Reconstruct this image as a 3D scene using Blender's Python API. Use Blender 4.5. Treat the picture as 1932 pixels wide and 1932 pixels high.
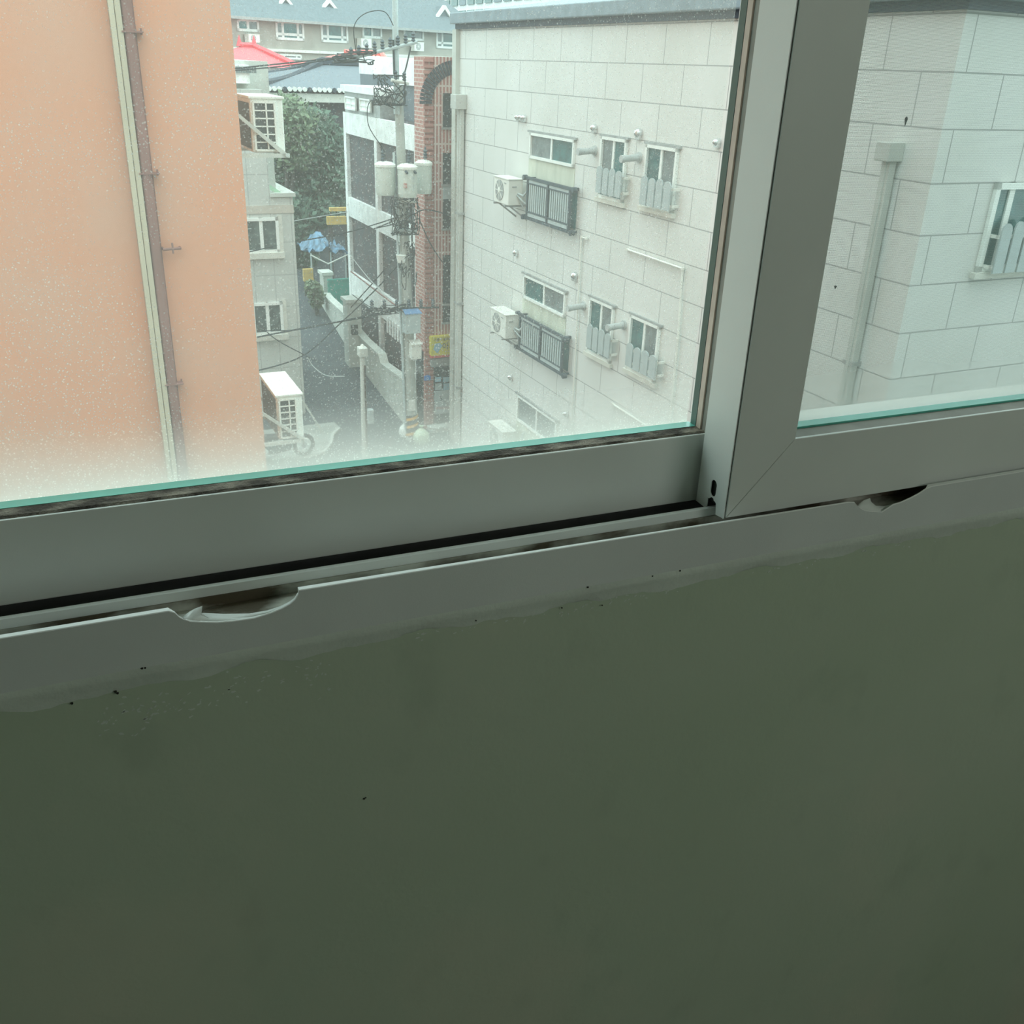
import bpy, math, random
from mathutils import Vector, Matrix
random.seed(7)
for o in list(bpy.data.objects): bpy.data.objects.remove(o)
SC = bpy.context.scene
COL = SC.collection
# ---------------------------------------------------------------- camera
FPX = 1804.5; CX = 966.0
YAW, PIT, ROL = [math.radians(a) for a in (23.7405, -24.9985, 2.2286)]
EYE = Vector((0, 0, 1.5))
cy, sy = math.cos(YAW), math.sin(YAW)
FW = Vector((sy*math.cos(PIT), cy*math.cos(PIT), math.sin(PIT)))
r0 = Vector((cy, -sy, 0)); u0 = r0.cross(FW)
RT = r0*math.cos(ROL) + u0*math.sin(ROL)
UP = -r0*math.sin(ROL) + u0*math.cos(ROL)
cam = bpy.data.cameras.new('camera'); camo = bpy.data.objects.new('camera', cam); COL.objects.link(camo)
cam.sensor_width = 36; cam.lens = 36*FPX/1932; cam.clip_start = .02; cam.clip_end = 400
camo.matrix_world = Matrix.Translation(EYE) @ Matrix((RT, UP, -FW)).transposed().to_4x4()
SC.camera = camo
# ---------------------------------------------------------------- world, light, exposure
W = bpy.data.worlds.new('overcast'); SC.world = W; W.use_nodes = True
wn = W.node_tree.nodes; wl = W.node_tree.links
bg = wn['Background']; bg.inputs['Strength'].default_value = 2.95
tc = wn.new('ShaderNodeTexCoord'); sp = wn.new('ShaderNodeSeparateXYZ'); rp = wn.new('ShaderNodeValToRGB')
wl.new(tc.outputs['Generated'], sp.inputs[0]); wl.new(sp.outputs['Z'], rp.inputs[0]); wl.new(rp.outputs[0], bg.inputs['Color'])
rp.color_ramp.elements[0].position = 0; rp.color_ramp.elements[0].color = (.62, .76, .76, 1)
rp.color_ramp.elements[1].position = .9; rp.color_ramp.elements[1].color = (1.04, 1.21, 1.22, 1)
def area(name, loc, target, sx, sy_, power, color):
    l = bpy.data.lights.new(name, 'AREA'); l.shape = 'RECTANGLE'; l.size = sx; l.size_y = sy_; l.energy = power; l.color = color
    o = bpy.data.objects.new(name, l); COL.objects.link(o); o.location = loc
    o.rotation_euler = (Vector(target)-Vector(loc)).to_track_quat('-Z', 'Y').to_euler()
    return o
area('room_fill_light', (1.7, -1.5, 2.1), (.9, .8, .9), 1.2, .8, 9.8, (.93, 1.0, .92))  # added fill standing in for bounced room light, not a lamp of the room
SC.view_settings.view_transform = 'Standard'; SC.view_settings.look = 'None'
SC.view_settings.gamma = 1; SC.view_settings.use_curve_mapping = False
SC.view_settings.exposure = 0.0
SC.cycles.max_bounces = 10; SC.cycles.diffuse_bounces = 5; SC.cycles.transparent_max_bounces = 16
SC.cycles.transmission_bounces = 6; SC.cycles.glossy_bounces = 3
SC.cycles.use_denoising = True; SC.cycles.use_adaptive_sampling = True; SC.cycles.adaptive_threshold = .004; SC.cycles.sample_clamp_indirect = 6; SC.cycles.caustics_reflective = False; SC.cycles.caustics_refractive = False
# ---------------------------------------------------------------- helpers
def ray(px, py): return FW + RT*((px-CX)/FPX) - UP*((py-CX)/FPX)
class Frame:
    """a place in the world with its own axes: a point and a turn about the vertical"""
    def __init__(s, o, yaw=0.0):
        s.o = Vector(o); s.yaw = yaw; c, k = math.cos(yaw), math.sin(yaw)
        s.ex = Vector((c, k, 0)); s.ey = Vector((-k, c, 0)); s.ez = Vector((0, 0, 1))
    def loc(s, p): d = p-s.o; return Vector((d@s.ex, d@s.ey, d@s.ez))
    def wor(s, p): return s.o+s.ex*p[0]+s.ey*p[1]+s.ez*p[2]
    def _h(s, px, py, n, d):
        r = ray(px, py); t = (d-(EYE-s.o)@n)/(r@n); return s.loc(EYE+r*t)
    def fx(s, px, py, x=0): return s._h(px, py, s.ex, x)
    def fy(s, px, py, y=0): return s._h(px, py, s.ey, y)
    def fz(s, px, py, z=0): return s._h(px, py, s.ez, z)
WORLD = Frame((0, 0, 0))
class MB:
    def __init__(s, m=None): s.v = []; s.f = []; s.mi = []; s.m = m; s.k = 0
    def add(s, vs, fs):
        n = len(s.v)
        s.v += [tuple(s.m(*p)) if s.m else tuple(p) for p in vs]
        s.f += [[i+n for i in f] for f in fs]; s.mi += [s.k]*len(fs); return s
    def box(s, x0, x1, y0, y1, z0, z1):
        if x0 > x1: x0, x1 = x1, x0
        if y0 > y1: y0, y1 = y1, y0
        if z0 > z1: z0, z1 = z1, z0
        return s.hexa([(x0,y0,z0),(x1,y0,z0),(x1,y1,z0),(x0,y1,z0),(x0,y0,z1),(x1,y0,z1),(x1,y1,z1),(x0,y1,z1)])
    def hexa(s, v): return s.add(v, [(0,3,2,1),(4,5,6,7),(0,1,5,4),(1,2,6,5),(2,3,7,6),(3,0,4,7)])
    def prism(s, poly, ax, a, b):
        n = len(poly)
        def P(p, t): return (t, p[0], p[1]) if ax == 'x' else (p[0], t, p[1]) if ax == 'y' else (p[0], p[1], t)
        v = [P(p, a) for p in poly]+[P(p, b) for p in poly]
        return s.add(v, [list(range(n))[::-1], list(range(n, 2*n))]+[(i, (i+1) % n, (i+1) % n+n, i+n) for i in range(n)])
    def cyl(s, p0, p1, r0_, r1_=None, n=14, cap=True):
        r1_ = r0_ if r1_ is None else r1_
        p0, p1 = Vector(p0), Vector(p1); d = (p1-p0).normalized()
        a = d.orthogonal().normalized(); b = d.cross(a)
        v = []
        for p, r in ((p0, r0_), (p1, r1_)):
            for i in range(n):
                t = 2*math.pi*i/n; v.append(tuple(p+a*math.cos(t)*r+b*math.sin(t)*r))
        f = [(i, (i+1) % n, (i+1) % n+n, i+n) for i in range(n)]
        if cap: f += [list(range(n))[::-1], list(range(n, 2*n))]
        return s.add(v, f)
    def tube(s, pts, r, n=6):
        pts = [Vector(p) for p in pts]; v = []; f = []
        prev = None
        for k, p in enumerate(pts):
            d = (pts[min(k+1, len(pts)-1)]-pts[max(k-1, 0)]).normalized()
            a = (prev-d*prev.dot(d)) if prev is not None else d.orthogonal()
            if a.length < 1e-5: a = d.orthogonal()
            a.normalize(); prev = a; b = d.cross(a)
            for i in range(n):
                t = 2*math.pi*i/n; v.append(tuple(p+a*math.cos(t)*r+b*math.sin(t)*r))
        for k in range(len(pts)-1):
            for i in range(n): f.append((k*n+i, k*n+(i+1) % n, (k+1)*n+(i+1) % n, (k+1)*n+i))
        f += [list(range(n))[::-1], list(range((len(pts)-1)*n, len(pts)*n))]
        return s.add(v, f)
    def lathe(s, prof, c=(0, 0, 0), n=20):
        v = []; f = []
        for r, z in prof:
            for i in range(n):
                t = 2*math.pi*i/n; v.append((c[0]+r*math.cos(t), c[1]+r*math.sin(t), c[2]+z))
        for k in range(len(prof)-1):
            for i in range(n): f.append((k*n+i, k*n+(i+1) % n, (k+1)*n+(i+1) % n, (k+1)*n+i))
        f += [list(range(n))[::-1], list(range((len(prof)-1)*n, len(prof)*n))]
        return s.add(v, f)
    def build(s, name, mat, parent=None, bevel=0, smooth=False, seg=2):
        me = bpy.data.meshes.new(name); me.from_pydata(s.v, [], s.f)
        for m in (mat if isinstance(mat, (list, tuple)) else [mat]): me.materials.append(m)
        for p, k in zip(me.polygons, s.mi): p.material_index = k
        me.validate(); me.update()
        import bmesh
        b = bmesh.new(); b.from_mesh(me); bmesh.ops.recalc_face_normals(b, faces=b.faces); b.to_mesh(me); b.free()
        if smooth:
            for p in me.polygons: p.use_smooth = True
        o = bpy.data.objects.new(name, me); COL.objects.link(o)
        if parent is not None: o.parent = parent
        if smooth:
            md = o.modifiers.new('edges', 'EDGE_SPLIT'); md.split_angle = math.radians(38)
        if bevel:
            md = o.modifiers.new('bevel', 'BEVEL'); md.width = bevel; md.segments = seg; md.limit_method = 'ANGLE'; md.angle_limit = math.radians(40)
        return o
def tag(o, label=None, cat=None, group=None, kind=None):
    if label: o['label'] = label
    if cat: o['category'] = cat
    if group: o['group'] = group
    if kind: o['kind'] = kind
    return o
def thing(name, label, cat, fr, group=None, kind=None):
    o = bpy.data.objects.new(name, None); COL.objects.link(o)
    o.location = fr.o; o.rotation_euler = (0, 0, fr.yaw); o.empty_display_size = .1
    return tag(o, label, cat, group, kind)
def copy_tree(o, parent=None):
    c = o.copy(); COL.objects.link(c); c.parent = parent
    for ch in list(o.children): copy_tree(ch, c)
    return c
def text_mesh(name, body, size, mat, parent, place, depth=.004, align='LEFT'):
    """lettering: place(u, v, w) maps the text plane into the parent's axes"""
    cu = bpy.data.curves.new(name, 'FONT'); cu.body = body; cu.size = size; cu.extrude = depth; cu.align_x = align
    cu.resolution_u = 3
    t = bpy.data.objects.new(name+'_tmp', cu); COL.objects.link(t)
    dg = bpy.context.evaluated_depsgraph_get(); dg.update()
    me = bpy.data.meshes.new_from_object(t.evaluated_get(dg)); bpy.data.objects.remove(t)
    for v in me.vertices: v.co = Vector(place(v.co.x, v.co.y, v.co.z))
    me.materials.clear(); me.materials.append(mat)
    o = bpy.data.objects.new(name, me); COL.objects.link(o); o.parent = parent
    return o
# ---------------------------------------------------------------- materials
def newmat(name):
    m = bpy.data.materials.new(name); m.use_nodes = True; nt = m.node_tree
    return m, nt, nt.nodes, nt.links, nt.nodes['Principled BSDF']
def mat(name, col, rough=.6, var=.08, scale=6.0, bump=0.0, bscale=60.0, metal=0.0, spec=.5, stretch=(1, 1, 1), col2=None, lo=.35, hi=.65):
    m, nt, N, L, B = newmat(name)
    B.inputs['Roughness'].default_value = rough; B.inputs['Metallic'].default_value = metal
    B.inputs['Specular IOR Level'].default_value = spec
    t = N.new('ShaderNodeTexCoord'); mp = N.new('ShaderNodeMapping'); mp.inputs['Scale'].default_value = stretch
    L.new(t.outputs['Object'], mp.inputs[0])
    nz = N.new('ShaderNodeTexNoise'); nz.inputs['Scale'].default_value = scale; nz.inputs['Detail'].default_value = 5
    L.new(mp.outputs[0], nz.inputs['Vector'])
    mr = N.new('ShaderNodeValToRGB'); L.new(nz.outputs['Fac'], mr.inputs[0])
    a = col; b = col2 if col2 else tuple(max(0, c*(1-var*2)) for c in col)
    mr.color_ramp.elements[0].position = lo; mr.color_ramp.elements[0].color = (*b, 1)
    mr.color_ramp.elements[1].position = hi; mr.color_ramp.elements[1].color = (*a, 1)
    L.new(mr.outputs[0], B.inputs['Base Color'])
    if bump:
        n2 = N.new('ShaderNodeTexNoise'); n2.inputs['Scale'].default_value = bscale; n2.inputs['Detail'].default_value = 6
        L.new(t.outputs['Object'], n2.inputs['Vector'])
        bp = N.new('ShaderNodeBump'); bp.inputs['Strength'].default_value = bump; bp.inputs['Distance'].default_value = .01
        L.new(n2.outputs['Fac'], bp.inputs['Height']); L.new(bp.outputs[0], B.inputs['Normal'])
    return m
def tiles(name, col, joint, w, h, mortar, axis, off=(0, 0), freq=2, var=.03, rough=.7, offset=.5, col2=None):
    m, nt, N, L, B = newmat(name); B.inputs['Roughness'].default_value = rough
    t = N.new('ShaderNodeTexCoord'); s = N.new('ShaderNodeSeparateXYZ'); c = N.new('ShaderNodeCombineXYZ')
    L.new(t.outputs['Object'], s.inputs[0])
    au = N.new('ShaderNodeMath'); au.operation = 'ADD'; au.inputs[1].default_value = off[0]
    av = N.new('ShaderNodeMath'); av.operation = 'ADD'; av.inputs[1].default_value = off[1]
    if axis == 'xy':      # works for both faces: x+y
        ad = N.new('ShaderNodeMath'); L.new(s.outputs['X'], ad.inputs[0]); L.new(s.outputs['Y'], ad.inputs[1]); L.new(ad.outputs[0], au.inputs[0])
    else: L.new(s.outputs[axis.upper()], au.inputs[0])
    L.new(s.outputs['Z'], av.inputs[0]); L.new(au.outputs[0], c.inputs[0]); L.new(av.outputs[0], c.inputs[1])
    b = N.new('ShaderNodeTexBrick'); L.new(c.outputs[0], b.inputs['Vector'])
    b.offset = offset; b.offset_frequency = freq
    b.inputs['Scale'].default_value = 1; b.inputs['Brick Width'].default_value = w; b.inputs['Row Height'].default_value = h
    b.inputs['Mortar Size'].default_value = mortar; b.inputs['Mortar Smooth'].default_value = .2
    b.inputs['Color1'].default_value = (*col, 1); b.inputs['Color2'].default_value = (*(col2 or tuple(x*(1-var) for x in col)), 1)
    b.inputs['Mortar'].default_value = (*joint, 1)
    nz = N.new('ShaderNodeTexNoise'); nz.inputs['Scale'].default_value = .8; nz.inputs['Detail'].default_value = 6
    L.new(t.outputs['Object'], nz.inputs['Vector'])
    mx = N.new('ShaderNodeMix'); mx.data_type = 'RGBA'; mx.blend_type = 'MULTIPLY'
    rr = N.new('ShaderNodeValToRGB'); rr.color_ramp.elements[0].color = (.9, .9, .88, 1); rr.color_ramp.elements[0].position = .3
    rr.color_ramp.elements[1].position = .7
    L.new(nz.outputs['Fac'], rr.inputs[0]); mx.inputs[0].default_value = 1
    L.new(b.outputs['Color'], mx.inputs[6]); L.new(rr.outputs[0], mx.inputs[7]); L.new(mx.outputs[2], B.inputs['Base Color'])
    return m
def math_(N, L, op, a, b=None, clamp=False):
    n = N.new('ShaderNodeMath'); n.operation = op; n.use_clamp = clamp
    for i, v in ((0, a), (1, b)):
        if v is None: continue
        if hasattr(v, 'node'): L.new(v, n.inputs[i])
        else: n.inputs[i].default_value = v
    return n.outputs[0]
def glass_clear(name, tint=(.93, .985, .965)):
    m, nt, N, L, B = newmat(name); N.remove(B); out = N['Material Output']
    tr = N.new('ShaderNodeBsdfTransparent'); tr.inputs[0].default_value = (*tint, 1)
    gl = N.new('ShaderNodeBsdfGlossy'); gl.inputs['Roughness'].default_value = .02
    fr = N.new('ShaderNodeFresnel'); fr.inputs[0].default_value = 1.2
    mx = N.new('ShaderNodeMixShader'); L.new(fr.outputs[0], mx.inputs[0]); L.new(tr.outputs[0], mx.inputs[1]); L.new(gl.outputs[0], mx.inputs[2])
    L.new(mx.outputs[0], out.inputs[0]); return m
def glass_dust(name, base, grad, gh, z0, speck=.09, patch=.10, col=(.66, .70, .67)):
    """outer face of a pane: clear glass under a film of dried rain and dust, thickest along the bottom bead"""
    m, nt, N, L, B = newmat(name); N.remove(B); out = N['Material Output']
    t = N.new('ShaderNodeTexCoord'); s = N.new('ShaderNodeSeparateXYZ'); L.new(t.outputs['Object'], s.inputs[0])
    def noise(sc, det=4, st=(1, 1, 1)):
        mp = N.new('ShaderNodeMapping'); mp.inputs['Scale'].default_value = st; L.new(t.outputs['Object'], mp.inputs[0])
        n = N.new('ShaderNodeTexNoise'); n.inputs['Scale'].default_value = sc; n.inputs['Detail'].default_value = det
        L.new(mp.outputs[0], n.inputs['Vector']); return n.outputs['Fac']
    h = math_(N, L, 'DIVIDE', math_(N, L, 'SUBTRACT', s.outputs['Z'], z0), gh)
    h = math_(N, L, 'ADD', h, math_(N, L, 'MULTIPLY', math_(N, L, 'SUBTRACT', noise(5, 2), .5), .3))
    g = math_(N, L, 'SUBTRACT', 1.0, h, True)
    g = math_(N, L, 'POWER', g, 1.5)
    f = math_(N, L, 'ADD', base, math_(N, L, 'MULTIPLY', g, grad))
    f = math_(N, L, 'ADD', f, math_(N, L, 'MULTIPLY', math_(N, L, 'SUBTRACT', noise(3.5, 5, (1, 1, .6)), .5), patch*2))
    # dried rain drops: small round spots, in loose drifts
    for sc_, rad, amp in ((270, .30, .8), (430, .30, .7)):
        vo = N.new('ShaderNodeTexVoronoi'); vo.feature = 'F1'; vo.inputs['Scale'].default_value = sc_
        L.new(t.outputs['Object'], vo.inputs['Vector'])
        dot = math_(N, L, 'MULTIPLY', math_(N, L, 'SUBTRACT', rad, vo.outputs['Distance'], True), 1/rad)
        drift = math_(N, L, 'MULTIPLY', math_(N, L, 'SUBTRACT', noise(7, 3), .33, True), 5.0, True)
        f = math_(N, L, 'ADD', f, math_(N, L, 'MULTIPLY', math_(N, L, 'MULTIPLY', dot, drift), speck*amp))
    f = math_(N, L, 'ADD', f, 0.0, True)
    tr = N.new('ShaderNodeBsdfTransparent'); tr.inputs[0].default_value = (.95, .985, .975, 1)
    tl = N.new('ShaderNodeBsdfTranslucent'); tl.inputs[0].default_value = (*col, 1)
    df = N.new('ShaderNodeBsdfDiffuse'); df.inputs[0].default_value = (*col, 1)
    dm = N.new('ShaderNodeMixShader'); dm.inputs[0].default_value = .25
    L.new(tl.outputs[0], dm.inputs[1]); L.new(df.outputs[0], dm.inputs[2])
    mx = N.new('ShaderNodeMixShader'); L.new(f, mx.inputs[0]); L.new(tr.outputs[0], mx.inputs[1]); L.new(dm.outputs[0], mx.inputs[2])
    L.new(mx.outputs[0], out.inputs[0]); return m
def mesh_screen_mat(name):
    m, nt, N, L, B = newmat(name); N.remove(B); out = N['Material Output']
    t = N.new('ShaderNodeTexCoord'); s = N.new('ShaderNodeSeparateXYZ'); L.new(t.outputs['Object'], s.inputs[0])
    def thread(o, pitch, wd):
        a = math_(N, L, 'FRACT', math_(N, L, 'DIVIDE', o, pitch)); return math_(N, L, 'LESS_THAN', a, wd)
    f = math_(N, L, 'MAXIMUM', thread(s.outputs['X'], .0016, .18), thread(s.outputs['Z'], .0013, .24))
    tr = N.new('ShaderNodeBsdfTransparent'); df = N.new('ShaderNodeBsdfDiffuse'); df.inputs[0].default_value = (.36, .38, .35, 1)
    mx = N.new('ShaderNodeMixShader'); L.new(f, mx.inputs[0]); L.new(tr.outputs[0], mx.inputs[1]); L.new(df.outputs[0], mx.inputs[2])
    L.new(mx.outputs[0], out.inputs[0]); return m
M = {}
M['pvc'] = mat('white_pvc', (.80, .83, .80), .38, .03, 5, .04, 900)
M['pvc_frame'] = mat('white_pvc_frame', (.74, .77, .76), .45, .05, 4, .05, 700)
M['pvc_dirty'] = mat('dirty_pvc', (.62, .62, .55), .6, .0, 14, .1, 200, col2=(.10, .08, .05), lo=.40, hi=.62, stretch=(1, 2, 2))
M['gasket'] = mat('dirty_bead', (.28, .25, .20), .8, 0, 60, .5, 300, col2=(.045, .035, .025), lo=.42, hi=.66, stretch=(.5, 1, 1))
M['gasket_pale'] = mat('beige_bead', (.80, .66, .57), .7, .1, 30)
M['gasket_grey'] = mat('grey_bead', (.36, .35, .31), .6, .12, 20)
M['track_shade'] = mat('gap_shade_black', (.05, .05, .045), .8, .2, 20)
M['caulk'] = mat('old_caulk', (.70, .75, .69), .7, .06, 8, .15, 90)
M['teal'] = mat('green_glass_edge', (.16, .62, .52), .25, .06, 9)
M['lip'] = mat('lip_highlight', (.93, .95, .93), .22, .01, 8, spec=.8)
M['win_mid'] = mat('mid_window_glass', (.12, .16, .15), .2, .25, 6, spec=.7)
M['conduit_grey'] = mat('light_grey_pipe', (.50, .53, .52), .5, .08, 8)
M['edge_side'] = mat('dark_green_pane_edge', (.10, .19, .17), .3, .1, 9)
M['recess_shade'] = mat('recess_shade_black', (.04, .045, .04), .8, .1, 10)
def mat_wall():
    m, nt, N, L, B = newmat('painted_plaster'); B.inputs['Roughness'].default_value = .75
    t = N.new('ShaderNodeTexCoord')
    def nz(sc, det=5, st=(1, 1, 1)):
        mp = N.new('ShaderNodeMapping'); mp.inputs['Scale'].default_value = st; L.new(t.outputs['Object'], mp.inputs[0])
        n = N.new('ShaderNodeTexNoise'); n.inputs['Scale'].default_value = sc; n.inputs['Detail'].default_value = det
        L.new(mp.outputs[0], n.inputs['Vector']); return n.outputs['Fac']
    r = N.new('ShaderNodeValToRGB'); L.new(nz(2.2), r.inputs[0]); e = r.color_ramp.elements
    e[0].position = .3; e[0].color = (.48, .56, .43, 1); e[1].position = .72; e[1].color = (.60, .61, .49, 1)
    k = e.new(.5); k.color = (.51, .58, .46, 1)
    sm = N.new('ShaderNodeValToRGB'); L.new(nz(9, 7, (1.2, 1, .8)), sm.inputs[0])
    sm.color_ramp.elements[0].position = .28; sm.color_ramp.elements[0].color = (.72, .74, .74, 1)
    sm.color_ramp.elements[1].position = .42; sm.color_ramp.elements[1].color = (1, 1, 1, 1)
    mx = N.new('ShaderNodeMix'); mx.data_type = 'RGBA'; mx.blend_type = 'MULTIPLY'; mx.inputs[0].default_value = .3
    L.new(r.outputs[0], mx.inputs[6]); L.new(sm.outputs[0], mx.inputs[7]); L.new(mx.outputs[2], B.inputs['Base Color'])
    bp = N.new('ShaderNodeBump'); bp.inputs['Strength'].default_value = .25; bp.inputs['Distance'].default_value = .004
    L.new(nz(45, 8), bp.inputs['Height']); L.new(bp.outputs[0], B.inputs['Normal']); return m
M['wall'] = mat_wall()
M['room'] = mat('room_plaster', (.50, .56, .47), .8, .05, 2)
M['floor'] = mat('room_floor', (.30, .31, .27), .6, .1, 3)
# outside
M['stone_side'] = tiles('stone_tiles_side', (.74, .735, .70), (.30, .31, .30), 1.13, .5525, .011, 'y', (0.0, 0), var=.02)
M['stone_front'] = tiles('stone_tiles_front', (.74, .735, .70), (.30, .31, .30), 1.13, .5525, .011, 'x', (0.4, 0), var=.02)
M['render_patch'] = mat('stained_panel', (.66, .69, .58), .8, .1, 5, stretch=(1, 1, .4))
M['orange'] = mat('orange_render', (.68, .285, .165), .85, .06, 1.1, .2, 130, col2=(.64, .32, .215))
M['orange_brown'] = mat('brown_painted_pipe', (.27, .12, .10), .7, .12, 6, stretch=(1, 1, .3))
M['conduit'] = mat('beige_conduit', (.60, .50, .37), .5, .1, 3, stretch=(1, 1, .2))
M['white'] = mat('white_metal', (.82, .82, .76), .45, .05, 6)
M['white_wall'] = mat('white_render', (.93, .94, .92), .7, .10, 4)
M['grey_metal'] = mat('grey_metal', (.42, .44, .43), .45, .12, 10, metal=.2)
M['steel'] = mat('bright_steel', (.75, .77, .76), .25, .08, 10, metal=.7)
M['dark_metal'] = mat('dark_rail', (.07, .10, .12), .5, .2, 12)
M['picket'] = mat('pale_blue_picket', (.44, .50, .50), .55, .05, 8)
M['win_glass'] = mat('dark_window_glass', (.05, .17, .17), .12, .25, 4, spec=.9)
M['win_grey'] = mat('grey_window_glass', (.22, .26, .26), .2, .2, 5, spec=.8)
M['win_dark'] = mat('black_window_glass', (.035, .055, .06), .15, .3, 6, spec=.7)
M['frame_white'] = mat('window_frame_white', (.86, .88, .84), .5, .03, 8)
M['sill'] = mat('stone_sill', (.72, .71, .64), .7, .06, 6)
M['roofcap'] = mat('blue_grey_sheet_roof', (.22, .28, .32), .5, .12, 5, stretch=(1, 1, 1))
M['eave_shadow'] = mat('shadowed_eave', (.05, .07, .10), .7, .25, 30)
M['pale_tile'] = tiles('pale_wall_tiles', (.62, .64, .61), (.36, .38, .36), .62, .62, .012, 'x', (.1, .1), var=.04, offset=0)
M['pale_band'] = mat('beige_stone_band', (.60, .55, .48), .7, .06, 6)
M['mint'] = mat('mint_rail', (.42, .66, .48), .5, .05, 8)
M['red_brick'] = tiles('red_brick_wall', (.50, .22, .19), (.60, .47, .42), .24, .09, .014, 'xy', (0, 0), var=.2, rough=.85)
M['brick_rib'] = mat('red_brick_rib', (.52, .25, .21), .85, .15, 14, stretch=(1, 1, 6))
M['brick_grid'] = tiles('upright_brick_panel', (.45, .19, .17), (.66, .53, .48), .085, .42, .022, 'x', (0, 0), var=.2, rough=.85, offset=0)
M['brown_panel'] = mat('brown_wall_panel', (.095, .07, .07), .55, .12, 5, col2=(.06, .075, .085))
M['concrete'] = mat('concrete', (.46, .48, .44), .85, .12, 2.5, .2, 40)
M['concrete_pale'] = mat('pale_concrete', (.60, .62, .57), .85, .10, 3, .2, 40)
M['asphalt'] = mat('wet_asphalt', (.060, .075, .085), .7, .25, 1.5, .2, 60, col2=(.035, .045, .055))
M['pavement'] = mat('pale_pavement', (.34, .36, .33), .85, .12, 2)
M['slate'] = mat('grey_slate_roof', (.17, .21, .23), .75, .12, 8, .3, 50)
M['clay_grey'] = mat('grey_clay_roof', (.155, .185, .215), .75, .12, 8)
M['clay_dark'] = mat('dark_ridge_tiles', (.06, .075, .10), .8, .3, 25)
M['pink_roof'] = mat('pink_red_roof', (.72, .12, .14), .6, .08, 8)
M['coral'] = mat('coral_roof', (.80, .22, .19), .6, .08, 8)
M['house_wall'] = mat('beige_house_wall', (.45, .44, .39), .8, .10, 1.2)
M['leaf'] = mat('dark_green_leaves', (.10, .17, .11), .7, .35, 3, col2=(.035, .07, .05))
M['leaf_light'] = mat('mid_green_leaves', (.19, .25, .14), .7, .35, 3, col2=(.08, .12, .07))
M['bark'] = mat('grey_bark', (.10, .09, .08), .9, .2, 6)
M['blue_tarp'] = mat('blue_tarpaulin', (.16, .31, .46), .55, .3, 5)
M['yellow'] = mat('faded_yellow', (.66, .45, .14), .6, .1, 6)
M['green_sheet'] = mat('green_metal_sheet', (.04, .32, .25), .5, .12, 5)
M['wire'] = mat('black_cable', (.035, .05, .055), .6, .2, 10)
M['wire_pale'] = mat('pale_cable', (.50, .54, .52), .6, .1, 10)
M['transformer'] = mat('grey_transformer_paint', (.60, .64, .58), .45, .04, 5)
M['box_blue'] = mat('blue_cabinet_lid', (.16, .30, .52), .5, .05, 6)
M['box_grey'] = mat('grey_cabinet', (.48, .55, .55), .5, .05, 6)
M['sign_yellow'] = mat('yellow_sign', (.72, .62, .05), .5, .05, 4)
M['ink'] = mat('black_lettering', (.03, .04, .04), .6, 0, 4)
M['sign_blue'] = mat('blue_plate', (.04, .22, .62), .5, .05, 4)
M['sign_lightblue'] = mat('light_blue_print', (.32, .52, .62), .5, .05, 4)
M['red_paint'] = mat('red_paint', (.62, .08, .07), .6, .1, 5)
M['stripe_yellow'] = mat('orange_yellow_reflective', (.85, .42, .05), .5, .05, 5)
M['stripe_black'] = mat('black_reflective', (.04, .05, .05), .6, .1, 5)
M['bag'] = mat('white_plastic_bag', (.82, .84, .80), .4, .05, 10)
M['bag_green'] = mat('pale_green_bag', (.62, .74, .55), .4, .05, 10)
M['rubber'] = mat('black_rubber', (.02, .02, .022), .7, .1, 10)
M['coil'] = mat('dark_coil_fins', (.07, .08, .08), .6, .25, 30, stretch=(1, 1, 8))
M['insect'] = mat('black_insect', (.02, .02, .015), .6, .1, 50)
M['mesh'] = mesh_screen_mat('grey_insect_mesh')
# ---------------------------------------------------------------- the room
D = .8
def struct(name, mb, m, parent=None, bevel=0): o = mb.build(name, m, parent, bevel); return tag(o, kind='structure') if parent is None else o
FZ = -.26; CZ = 2.55; XL, XR = -1.75, 2.75; YB = -2.4
OX0, OX1, OZ0, OZ1 = -1.35, 2.32, .986, 2.34      # the opening in the wall
w = MB(); WY = .7885
w.box(XL, XR, WY, 1.0, FZ, OZ0); w.box(XL, XR, WY, 1.0, OZ1, CZ); w.box(XL, OX0, WY, 1.0, OZ0, OZ1); w.box(OX1, XR, WY, 1.0, OZ0, OZ1)
struct('wall_front', w, M['wall'])
struct('wall_left', MB().box(XL-.1, XL, YB, 1.0, FZ, CZ), M['room'])
struct('wall_right', MB().box(XR, XR+.1, YB, 1.0, FZ, CZ), M['room'])
struct('wall_back', MB().box(XL-.1, XR+.1, YB-.1, YB, FZ, CZ), M['room'])
struct('ceiling', MB().box(XL-.1, XR+.1, YB-.1, 1.0, CZ, CZ+.1), M['room'])
struct('floor', MB().box(XL-.1, XR+.1, YB-.1, 1.0, FZ-.1, FZ), M['floor'])
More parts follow.
